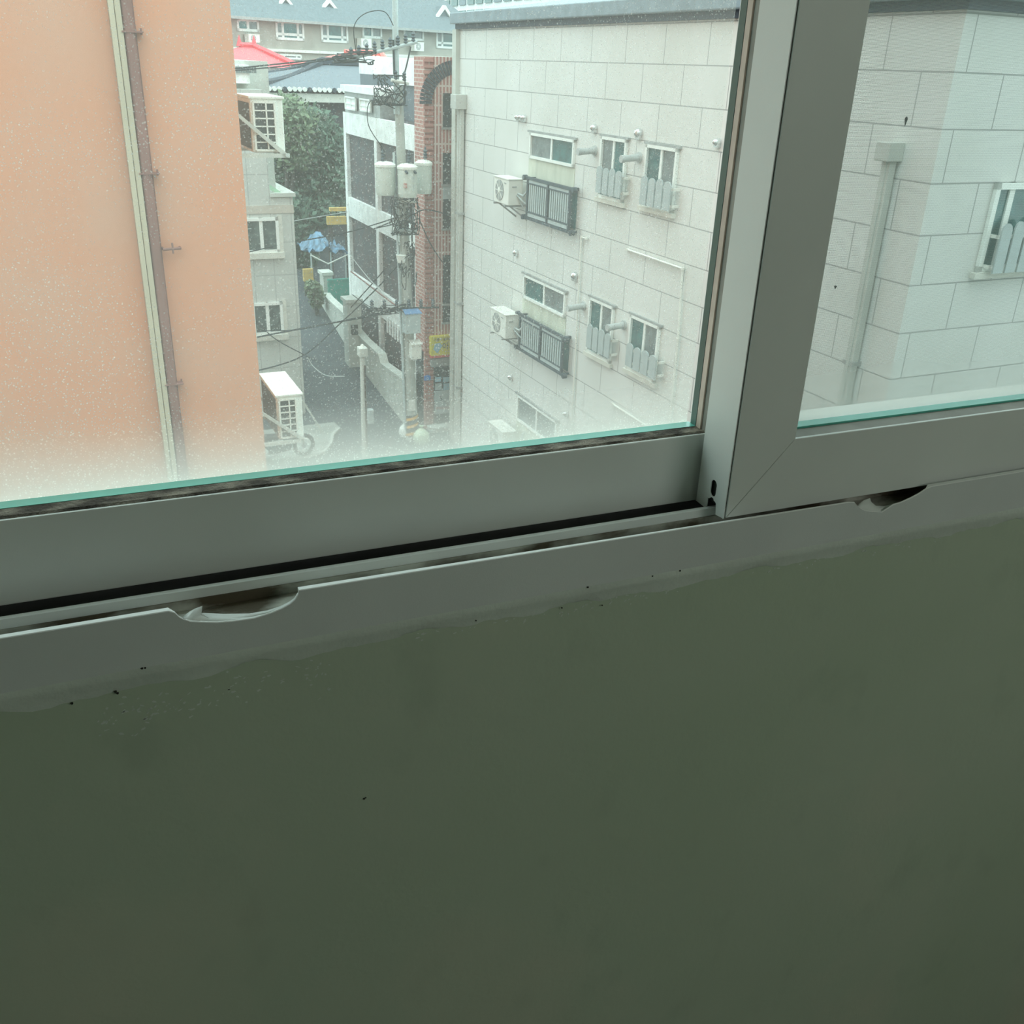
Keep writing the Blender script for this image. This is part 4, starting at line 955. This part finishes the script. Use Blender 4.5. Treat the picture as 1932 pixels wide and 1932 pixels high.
# ---------------------------------------------------------------- trees
def leaves(mb, c, r, n, size):
    for _ in range(n):
        while True:
            d = Vector([random.uniform(-1, 1) for _ in range(3)])
            if .25 < d.length <= 1: break
        d = d*(.75+.3*random.random()); p = Vector((c[0]+d.x*r[0], c[1]+d.y*r[1], c[2]+d.z*r[2]))
        a = Vector([random.gauss(0, 1) for _ in range(3)]).normalized(); b_ = a.orthogonal().normalized()
        s = size*random.uniform(.6, 1.3); u, v = a*s, b_*s*.55
        mb.add([tuple(p-u), tuple(p+v*1.0), tuple(p+u), tuple(p-v)], [(0, 1, 2, 3)])
def tree(lab, by, blobs, base_px, mname, n, size=.16, name='tree'):
    F_ = BF(0, by, gz(by)); bp = F_.fy(*base_px); F2 = BF(bp.x, by, gz(by)); t = thing(name, lab, 'tree', F2)
    cr = MB(); tr_ = MB()
    for (px, py, rx, rz_, dy) in blobs:
        c = F2.fy(px, py, dy); leaves(cr, c, (rx, rx*.9, rz_), n, size)
        tr_.tube([(0, 0, 0), (c.x*.3, dy*.3, c.z*.45), (c.x*.9, dy*.9, c.z)], .07, 6)
    tr_.build('trunk', M['bark'], t); cr.build('crown', M[mname], t)
tree('dense dark green tree rising beside the grey tiled house', 36.6, ((585,265,1.35,1.2,0),(610,330,1.2,1.1,0),(560,330,1.0,1.4,.4),(600,390,1.2,.8,0),(630,290,.7,.9,.2)), (590,470), 'leaf', 2300, .13)
tree('paler green leafy tree close to the high air conditioner', 36.2, ((540,235,1.15,1.05,0),(560,280,.9,.8,0)), (545,470), 'leaf_light', 2300, .13)
tree('dark shrubby tree low in the gap left of the blue tarpaulin', 35.2, ((555,425,.8,1.2,0),(572,480,.6,.8,0),(600,405,.9,.5,.3)), (560,520), 'leaf', 1800, .12)
tree('bare brown shrub leaning over the far end of the garden wall', 31.0, ((597,560,.28,.45,0),(590,545,.3,.3,0)), (598,585), 'leaf_light', 700, .07)
# ---- added low house, coloured dark for the alley's shadowed end; stall things in front
F_ = BF(0, 38.6, gz(38.6)); a, c = F_.fy(540, 400), F_.fy(690, 400)
t = thing('brick_house', 'low house added at the far end of the alley, coloured dark for the shadow there', 'house', BF(a.x, 38.6, gz(38.6)))
MB().box(0, c.x-a.x+1, 0, 3, 0, 2.6).build('wall', M['brown_panel'], t); MB().box(-.2, c.x-a.x+1.2, -.3, 3.2, 2.6, 2.75).build('roof', M['clay_dark'], t)
# blue tarpaulin canopy
F_ = BF(0, 33.3, gz(33.3)); a, c = F_.fy(571, 462), F_.fy(645, 475); pk = F_.fy(598, 432, .5)
t = thing('tarpaulin_canopy', 'crumpled blue tarpaulin canopy on poles in the alley', 'canopy', BF(a.x, 33.3, gz(33.3)))
W_ = c.x-a.x; H_ = (a.z+c.z)/2; nx, ny = 12, 8; vs = []; fs = []
for i in range(nx+1):
    for j in range(ny+1):
        u, v = i/nx, j/ny
        z = H_-.05+.55*math.exp(-((u-.38)**2/.05+(v-.5)**2/.18))+.12*math.sin(u*17+v*9)+.10*random.random()
        vs.append((u*W_, -.9+v*1.8, z))
for i in range(nx):
    for j in range(ny): fs.append((i*(ny+1)+j, (i+1)*(ny+1)+j, (i+1)*(ny+1)+j+1, i*(ny+1)+j+1))
o_ = MB().add(vs, fs).build('tarpaulin', M['blue_tarp'], t); sd = o_.modifiers.new('s', 'SOLIDIFY'); sd.thickness = .02
k_ = MB(); k_.tube([(.05, -.85, H_-.05), (W_*.45, -.95, H_-.35), (W_, -.85, H_-.08)], .025, 6); k_.build('edge_bar', M['white'], t)
for x in (.08, W_*.55, W_-.1): MB().cyl((x, -.8, 0), (x, -.8, H_), .03, n=8).build('pole', M['picket'], t)
for (x0, y0, x1, y1, lab, by) in ((622,392,655,398,'faded yellow plank on the upper shelf by the white building', 32.8), (617,409,654,423,'faded yellow crate front below the yellow plank', 32.6), (572,508,592,530,'tilted faded yellow board standing in the alley', 32.4)):
    F_ = BF(0, by, gz(by)); a, c = F_.fy(x0, y0), F_.fy(x1, y1)
    F2 = BF(a.x, by, gz(by)+0); t = thing('yellow_board', lab, 'board', Frame(F_.wor((a.x, 0, c.z)), BY))
    W_, H_ = c.x-a.x, a.z-c.z
    MB().box(0, W_, 0, .12, 0, H_).build('face', M['yellow'], t, .01); MB().box(0, W_, -.02, 0, 0, H_*.2).build('lower_lip', M['yellow'], t)
    if c.z > .2:
        k_ = MB()
        for x in (.03, W_-.06): k_.box(x, x+.03, .04, .08, -c.z, 0)
        k_.build('support', M['bark'], t)
# ---------------------------------------------------------------- utility pole
pbp = ST.fz(778, 828, G); UY = pbp.y
UF = BF(pbp.x, UY); up = thing('utility_pole', 'tall concrete utility pole with cables, boxes and a striped base', 'utility pole', UF)
tpx = UF.fy(745, 0); 
lean = lambda z: tpx.x*(z/tpx.z)
def upz(px, py, d=0): return UF.fy(px, py, d)
mz = upz(752, 160).z
MB().cyl((0, 0, -.1), (lean(mz), 0, mz), .165, .095, 20).build('shaft', M['concrete'], up, smooth=True)
MB().cyl((lean(mz)-.06, -.05, mz-.6), (lean(tpx.z)-.02, -.05, tpx.z+1.5), .07, .06, 12).build('extension', M['box_grey'], up, smooth=True)
MB().tube([(lean(z)-.19, -.05, z) for z in (0.3, 3, 5, 7)], .03, 8).build('conduit', M['box_grey'], up)
MB().tube([(lean(z)+.15, -.12, z) for z in (3.6, 4.4, 5, 6.6)], .02, 8).build('conduit', M['wire'], up)
# striped wrap
sz0, sz1 = upz(778, 822).z, upz(778, 780).z
k_ = MB(); k_.cyl((0, 0, max(sz0, .1)), (lean(sz1), 0, sz1), .168, .163, 24, cap=False); wr = k_.build('reflective_wrap', M['stripe_black'], up, smooth=True)
nst = 3
for s_ in range(nst):
    vs = []; n = 14; hgt = (sz1-sz0)/nst
    for i in range(n+1):
        t_ = math.pi+math.pi*i/n; z = sz0+s_*hgt+hgt*.05+(i/n)*hgt*.75
        r_ = .171
        for zz in (max(z, .05), min(z+hgt*.38, sz1)): vs.append((r_*math.cos(t_)+lean(zz), r_*math.sin(t_), zz))
    MB().add(vs, [(2*i, 2*i+2, 2*i+3, 2*i+1) for i in range(n)]).build('yellow_stripe', M['stripe_yellow'], wr)
# cabinets
def cabinet(name, x0, y0, x1, y1, lab, body, lid, dep=.28):
    a, c = upz(x0, y0, -.3), upz(x1, y1, -.3); t = thing(name, lab, 'electrical box', Frame(UF.wor((a.x, -.3-dep*.3, c.z)), BY))
    W_, H_ = c.x-a.x, a.z-c.z
    MB().box(0, W_, 0, dep, 0, H_*.86).build('box_body', M[body], t, .01)
    MB().hexa([(-.02,-.03,H_*.86),(W_+.02,-.03,H_*.86),(W_,dep,H_),(0,dep,H_),(-.02,-.03,H_*.9),(W_+.02,-.03,H_*.9),(W_,dep,H_*1.03),(0,dep,H_*1.03)]).build('box_lid', M[lid], t)
    for u in (.12, .86):
        for v in (.14, .74): MB().cyl((W_*u, -.012, H_*v), (W_*u, 0, H_*v), .014, n=8).build('bolt', M['grey_metal'], t)
    MB().box(W_*.3, W_*.7, dep, dep+.16, H_*.2, H_*.6).build('clamp', M['grey_metal'], t)
cabinet('cable_cabinet', 763, 586, 792, 627, 'pale grey cable cabinet with a blue lid on the utility pole', 'box_grey', 'box_blue')
cabinet('junction_box', 775, 645, 794, 676, 'white junction box below the blue lidded cabinet on the utility pole', 'white', 'white', .2)
a, c = upz(772, 756, -.2), upz(784, 775, -.2); MB().box(a.x, c.x, -.19, -.17, c.z, a.z).build('pole_plate', M['white'], up)
a = upz(759, 482, -.2); MB().cyl((a.x, -.12, a.z-.18), (a.x, -.12, a.z), .09, .13, 14).build('lamp_head', M['white'], up, smooth=True)
# transformers
tf0 = None
for i, (x0, x1, yt, yb_, dy, lab) in enumerate(((710,744,308,368,-.05,'left grey drum transformer hanging on the utility pole'), (787,812,305,365,.15,'right grey drum transformer partly hidden on the utility pole'), (752,786,312,372,-.42,'middle grey drum transformer in front of the utility pole'))):
    a, c = upz(x0, yb_, dy), upz(x1, yt, dy); r_ = (c.x-a.x)/2*(1 if i != 1 else 1.15); H_ = c.z-a.z
    cx_ = (a.x+c.x)/2
    t = thing('transformer', lab, 'transformer', Frame(UF.wor((cx_, dy, a.z)), BY), group='transformers on the pole')
    MB().lathe([(r_*.9, 0), (r_*.96, .05), (r_, .1), (r_*1.0, H_-.06)], n=28).build('tank', M['transformer'], t, smooth=True)
    MB().lathe([(r_*1.08, H_-.07), (r_*1.08, H_-.02), (r_*.7, H_+.03), (.01, H_+.05)], n=28).build('tank_lid', M['white'], t, smooth=True)
    bx_ = r_*.2*(1 if i else -1)
    b_ = MB(); b_.lathe([(.02, H_), (.035, H_+.04)]+[(.055 if k % 2 else .03, H_+.06+k*.035) for k in range(7)]+[(.012, H_+.33)], c=(bx_, 0, 0), n=10); b_.build('bushing', M['dark_metal'], t)
    if i == 2:
        for xx in (-.10, .10): MB().cyl((xx, -r_-.05, H_*.80), (xx, -r_*.8, H_*.84), .03, n=8).build('terminal', M['dark_metal'], t)
        rr2 = r_+.003
        text_mesh('tank_lettering', '변', .14, M['box_grey'], t, lambda x, y, z: (x-.02, -rr2-z+.01, .36+y), .004)
        text_mesh('tank_lettering', '압', .14, M['box_grey'], t, lambda x, y, z: (x-.02, -rr2-z+.01, .18+y), .004)
        MB().box(-.15, -.09, -r_-.002, -r_*.75, .22, .32).build('warning_label', M['red_brick'], t)
    MB().box(-.04, .04, 0 if i == 2 else -.03, .40 if i == 2 else .05, H_*.3, H_*.36).build('mounting_arm', M['grey_metal'], t)
# crossarms with insulators
def arm(p0, p1, lab, n, dy=-.15, w_=.04, mm='box_grey', ins=True):
    a, c = upz(*p0, dy), upz(*p1, dy)
    F_ = Frame(UF.wor(tuple(a)), BY); t = thing('crossarm', lab, 'crossarm', F_)
    d = c-a
    MB().tube([(0, 0, 0), tuple(d)], w_, 6).build('bar', M[mm], t)
    if ins:
        for k in range(n):
            p = d*((k+.5)/n); H_ = .22
            MB().lathe([(.02, 0), (.05, .05), (.03, .08), (.055, .11), (.03, .14), (.05, .17), (.01, H_)], c=tuple(p), n=8).build('insulator', M['dark_metal'], t)
    return t
arm((655,112), (787,79), 'long sloping top crossarm crowded with insulators', 9)
arm((738,151), (771,157), 'short pale crossarm below the top of the utility pole', 2, mm='white')
arm((757,380), (785,381), 'short white crossarm under the transformers', 2, mm='white')
arm((750,433), (786,436), 'short crossarm with clamps halfway up the utility pole', 3)
arm((690,583), (828,580), 'long low crossarm carrying the telephone cables', 6, w_=.025, mm='wire')
# tangles of cable, drops and service lines
def cable(name, lab, pts, r=.014, m_='wire', group=None):
    P = []
    for (px, py, by) in pts: P.append(B0F.wor(tuple(B0F.fy(px, py, by))))
    Q = []
    if len(P) == 2:
        P = [P[0], (P[0]+P[1])/2, P[1]]
    n = len(P)
    for i in range(n-1):
        a, b_, c, d = P[max(i-1, 0)], P[i], P[i+1], P[min(i+2, n-1)]
        for k in range(8):
            t_ = k/8; Q.append(.5*((2*b_)+(c-a)*t_+(2*a-5*b_+4*c-d)*t_*t_+(3*b_-a-3*c+d)*t_**3))
    Q.append(P[-1]); o = Q[0].copy(); F_ = Frame(o)
    k_ = MB().tube([tuple(q-o) for q in Q], r, 5).build(name, M[m_], None); k_.location = o
    tag(k_, lab, 'cable', group)
    return k_
U = UY-.15
cable('power_cable', 'pale cable crossing the alley just above the crate shelf', ((463,433,24.2),(560,416,27),(655,400,29)), .013, 'wire_pale')
cable('power_cable', 'dark cable crossing the alley over the blue tarpaulin', ((470,475,24),(560,456,25),(660,437,26),(765,405,U)), .016)
cable('power_cable', 'steep dark cable from the far gate pillar up to the utility pole', ((662,580,26),(720,515,24.5),(768,458,U)), .016)
cable('power_cable', 'long dark cable rising from the pale wing to the low crossarm', ((484,700,24),(570,672,24.2),(640,612,24.8),(715,540,24.0),(768,480,U)), .018)
cable('power_cable', 'sagging black cable low from the pale building to the low crossarm', ((485,636,24.2),(600,614,24.0),(690,598,23.0),(765,582,U)), .022)
cable('power_cable', 'thin black cable beside the sagging one at the pale building window', ((485,624,24.2),(560,622,24.1),(650,604,23.4),(765,579,U)), .014)
cable('power_cable', 'black cable dropping from the pale building window across the lane', ((483,606,24.2),(520,640,24.1),(575,670,24.0),(612,690,23.5)), .014)
cable('power_cable', 'pale loose cable hanging in a curve over the road', ((580,672,24),(590,690,23.9),(615,708,23.5),(650,710,23)), .012, 'wire_pale')
cable('power_cable', 'pair cable above the grey tiled roof, upper line', ((443,129,23),(540,119,23.2),(640,108,23),(700,100,U)), .016)
cable('power_cable', 'pair cable above the grey tiled roof, lower line', ((443,133,23),(540,124,23.2),(640,110,23),(702,104,U)), .014)
cable('power_cable', 'long pale line from the low crossarm down across the white facade', ((660,480,25),(700,530,24.2),(750,575,U)), .012, 'wire_pale')
cable('power_cable', 'reddish line running along the foot of the white building', ((662,512,28),(705,545,26),(758,585,U)), .02, 'orange_brown')
cable('power_cable', 'black line sweeping from the pole to the brick building window', ((780,405,U),(800,396,22.4),(828,400,22.4),(862,412,22.5)), .014)
cable('power_cable', 'black line falling from the pole along the brick corner', ((790,412,U),(812,460,22.45),(835,495,22.5)), .014)
cable('power_cable', 'cable arching left from the top crossarm and back to the pole', ((745,205,U),(700,190,U-.3),(695,235,U-.3),(722,280,U-.2),(728,300,U)), .010)
cable('power_cable', 'thin vertical cable rising beside the pole extension', ((742,75,U),(744,140,U)), .026)
cable('power_cable', 'diagonal stay from the top crossarm to the pale crossarm', ((775,88,U),(768,120,U),(761,147,U)), .018)
cable('power_cable', 'large loop of cable above the top crossarm', ((672,100,U),(668,50,U-.2),(690,25,U-.2),(725,22,U-.2),(742,48,U)), .010)
cable('power_cable', 'thin line along the top edge of the concrete fence', ((665,556,27),(700,580,25),(740,592,24),(765,586,U)), .012)
cable('power_cable', 'black line from the pole cluster to the white band corner', ((706,431,26),(740,418,24),(768,404,U)), .016)
cable('power_cable', 'second black line from the pole cluster to the white band corner', ((706,431,26),(730,426,24.5),(757,420,U)), .016)
def tangle(cx_, cy_, rx, ry, n, lab, dy=-.25, r=.011):
    c = UF.fy(cx_, cy_, dy); F_ = Frame(UF.wor(tuple(c)), BY); k_ = MB()
    sc = 1/74.0
    for i in range(n):
        P = []; a0 = random.uniform(0, 6.28); q = Vector((random.uniform(-rx, rx)*sc, random.uniform(-.12, .12), random.uniform(-ry, ry)*sc))
        for j in range(6):
            P.append(q.copy()); q = Vector((max(-rx*sc, min(rx*sc, q.x+random.gauss(0, rx*sc*.6))), q.y+random.uniform(-.05, .05), max(-ry*sc, min(ry*sc, q.z+random.gauss(0, ry*sc*.6)))))
        S = []
        for i2 in range(len(P)-1):
            a, b_, c2, d = P[max(i2-1, 0)], P[i2], P[i2+1], P[min(i2+2, 5)]
            for k in range(4):
                t_ = k/4; S.append(.5*((2*b_)+(c2-a)*t_+(2*a-5*b_+4*c2-d)*t_*t_+(3*b_-a-3*c2+d)*t_**3))
        k_.tube(S, r, 4)
    o = k_.build('cable_tangle', M['wire']); o.location = F_.o; o.rotation_euler = (0, 0, BY); tag(o, lab, 'cables', kind='stuff')
tangle(765, 408, 22, 30, 26, 'dense tangle of black cables below the transformers on the pole')
tangle(735, 170, 26, 22, 20, 'tangle of cables and clamps left of the pole near its top')
tangle(668, 108, 34, 9, 16, 'tangle of cables and clamps at the left end of the top crossarm')
tangle(770, 500, 14, 40, 8, 'loose cables hanging along the pole above the cabinet')
tangle(725, 584, 38, 8, 12, 'bundle of cables along the low crossarm')
# ---------------------------------------------------------------- second, short pole
sp_ = ST.fz(689, 862, G); SPF = BF(sp_.x, sp_.y); t = thing('short_pole', 'short weathered post with a square top standing in the road', 'post', SPF)
tz = SPF.fy(684, 672).z; tx = SPF.fy(684, 672).x
MB().cyl((0, 0, 0), (tx, 0, tz), .085, .065, 14).build('shaft', M['concrete_pale'], t, smooth=True)
MB().cyl((.03, -.09, .3), (tx+.02, -.09, tz-.2), .02, n=8).build('cable_strip', M['bark'], t)
MB().box(tx-.10, tx+.10, -.12, .12, tz, tz+.22).build('head_block', M['concrete_pale'], t, .02)
MB().cyl((tx, 0, tz+.22), (tx, 0, tz+.28), .06, .03, 12).build('head_cap', M['white'], t)
a, c = SPF.fy(693, 772, -.05), SPF.fy(702, 798, -.05); MB().box(.05, c.x+.03, -.14, .02, c.z, a.z).build('meter_box', M['box_grey'], t, .02)
# bags by the pole
for (px, py, r_, mm, lab) in ((766, 818, .20, 'bag', 'white rubbish bag left of the striped pole base'), (795, 830, .22, 'bag_green', 'pale green rubbish bag right of the striped pole base')):
    p = ST.fz(px, py+6, G); F_ = Frame(ST.wor(tuple(p)), BY); t = thing('rubbish_bag', lab, 'bag', F_)
    k_ = MB(); prof = [(.05, 0), (r_*.8, .03), (r_, r_*.7), (r_*.85, r_*1.3), (r_*.35, r_*1.75), (.03, r_*1.85)]
    k_.lathe(prof, n=14); k_.v = [(x+random.gauss(0, .012), y+random.gauss(0, .012), z) for x, y, z in k_.v]
    k_.build('bag_body', M[mm], t, smooth=True)
    MB().lathe([(.03, r_*1.8), (.015, r_*1.9), (.06, r_*2.15)], n=8).build('bag_knot', M[mm], t)
# kerb, pavement corner and awning by the pale building
kp = [ST.fz(*q, G) for q in ((640,812),(628,822),(624,840),(612,856),(585,864),(555,868))]
k_ = MB()
P = [Vector((p.x, p.y, .05)) for p in kp]; kf = kp[0]
KF = Frame(ST.wor((kf.x, kf.y, G)), BY)
k_.tube([(p.x-kf.x, p.y-kf.y, .05) for p in P], .055, 6); o_ = k_.build('kerb', M['concrete_pale']); o_.location = KF.o; o_.rotation_euler = (0, 0, BY); tag(o_, kind='structure')
AF = BF(PF.fy(572, 820).x-1.0, 23.2, G); t = thing('awning_frame', 'small triangular awning frame with a green sheet behind the low air conditioner', 'awning', AF)
a, c, d = AF.fy(570, 755), AF.fy(610, 818), AF.fy(577, 822)
MB().tube([tuple(a), tuple(c)], .025, 6).build('sloping_bar', M['concrete_pale'], t); MB().tube([tuple(c), tuple(d)], .02, 6).build('lower_bar', M['concrete_pale'], t)
MB().box(d.x, c.x, .05, .5, 0, d.z).build('green_sheet', M['green_sheet'], t)
pv = MB(); pv.prism([(p.x, p.y) for p in kp]+[(kp[-1].x-3.5, kp[-1].y), (kp[-1].x-3.5, 24.5), (kp[0].x, 24.5)], 'z', G-.05, G+.09)
o_ = pv.build('pavement', M['pavement']); o_.rotation_euler = (0, 0, BY); tag(o_, kind='structure')
# motor scooter under the low air conditioner
mp = ST.fz(535, 868, G+.09); MFm = Frame(ST.wor(tuple(mp)), BY+math.radians(12)); t = thing('motorcycle', 'dark motorcycle parked under the low air conditioner', 'motorcycle', MFm)
for x in (-.55, .55):
    k_ = MB(lambda a, b_, c, x=x: (x+a, c, .28+b_))
    vs = []; fs = []; n1, n2 = 22, 8
    for i in range(n1):
        for j in range(n2):
            th, ph = 2*math.pi*i/n1, 2*math.pi*j/n2; R_ = .24+.05*math.cos(ph); vs.append((R_*math.cos(th), R_*math.sin(th), .05*math.sin(ph)))
    for i in range(n1):
        for j in range(n2): fs.append((i*n2+j, ((i+1) % n1)*n2+j, ((i+1) % n1)*n2+(j+1) % n2, i*n2+(j+1) % n2))
    k_.add(vs, fs); wh = k_.build('wheel', M['rubber'], t, smooth=True)
    MB().cyl((x, -.04, .28), (x, .04, .28), .07, n=12).build('hub', M['steel'], wh)
MB().prism([(-.55, .55), (-.2, .50), (.0, .45), (.2, .55), (.38, .78), (.30, .50), (.15, .25), (-.25, .22), (-.45, .40)], 'y', -.11, .11).build('body', M['win_dark'], t, .03)
MB().prism([(-.62, .66), (-.58, .60), (.02, .56), (.08, .64), (-.3, .70)], 'y', -.12, .12).build('seat', M['rubber'], t, .02)
k_ = MB(); k_.tube([(.55, 0, .28), (.42, 0, .70), (.36, 0, .95)], .03, 8); k_.tube([(.30, -.33, .98), (.36, -.1, .95), (.36, .1, .95), (.30, .33, .98)], .016, 6); k_.build('handlebar', M['grey_metal'], t)
MB().cyl((.42, 0, .80), (.52, 0, .80), .08, .09, 12).build('headlamp', M['steel'], t)
MB().tube([(-.1, -.14, .2), (-.5, -.16, .25), (-.75, -.16, .30)], .035, 8).build('exhaust', M['grey_metal'], t)
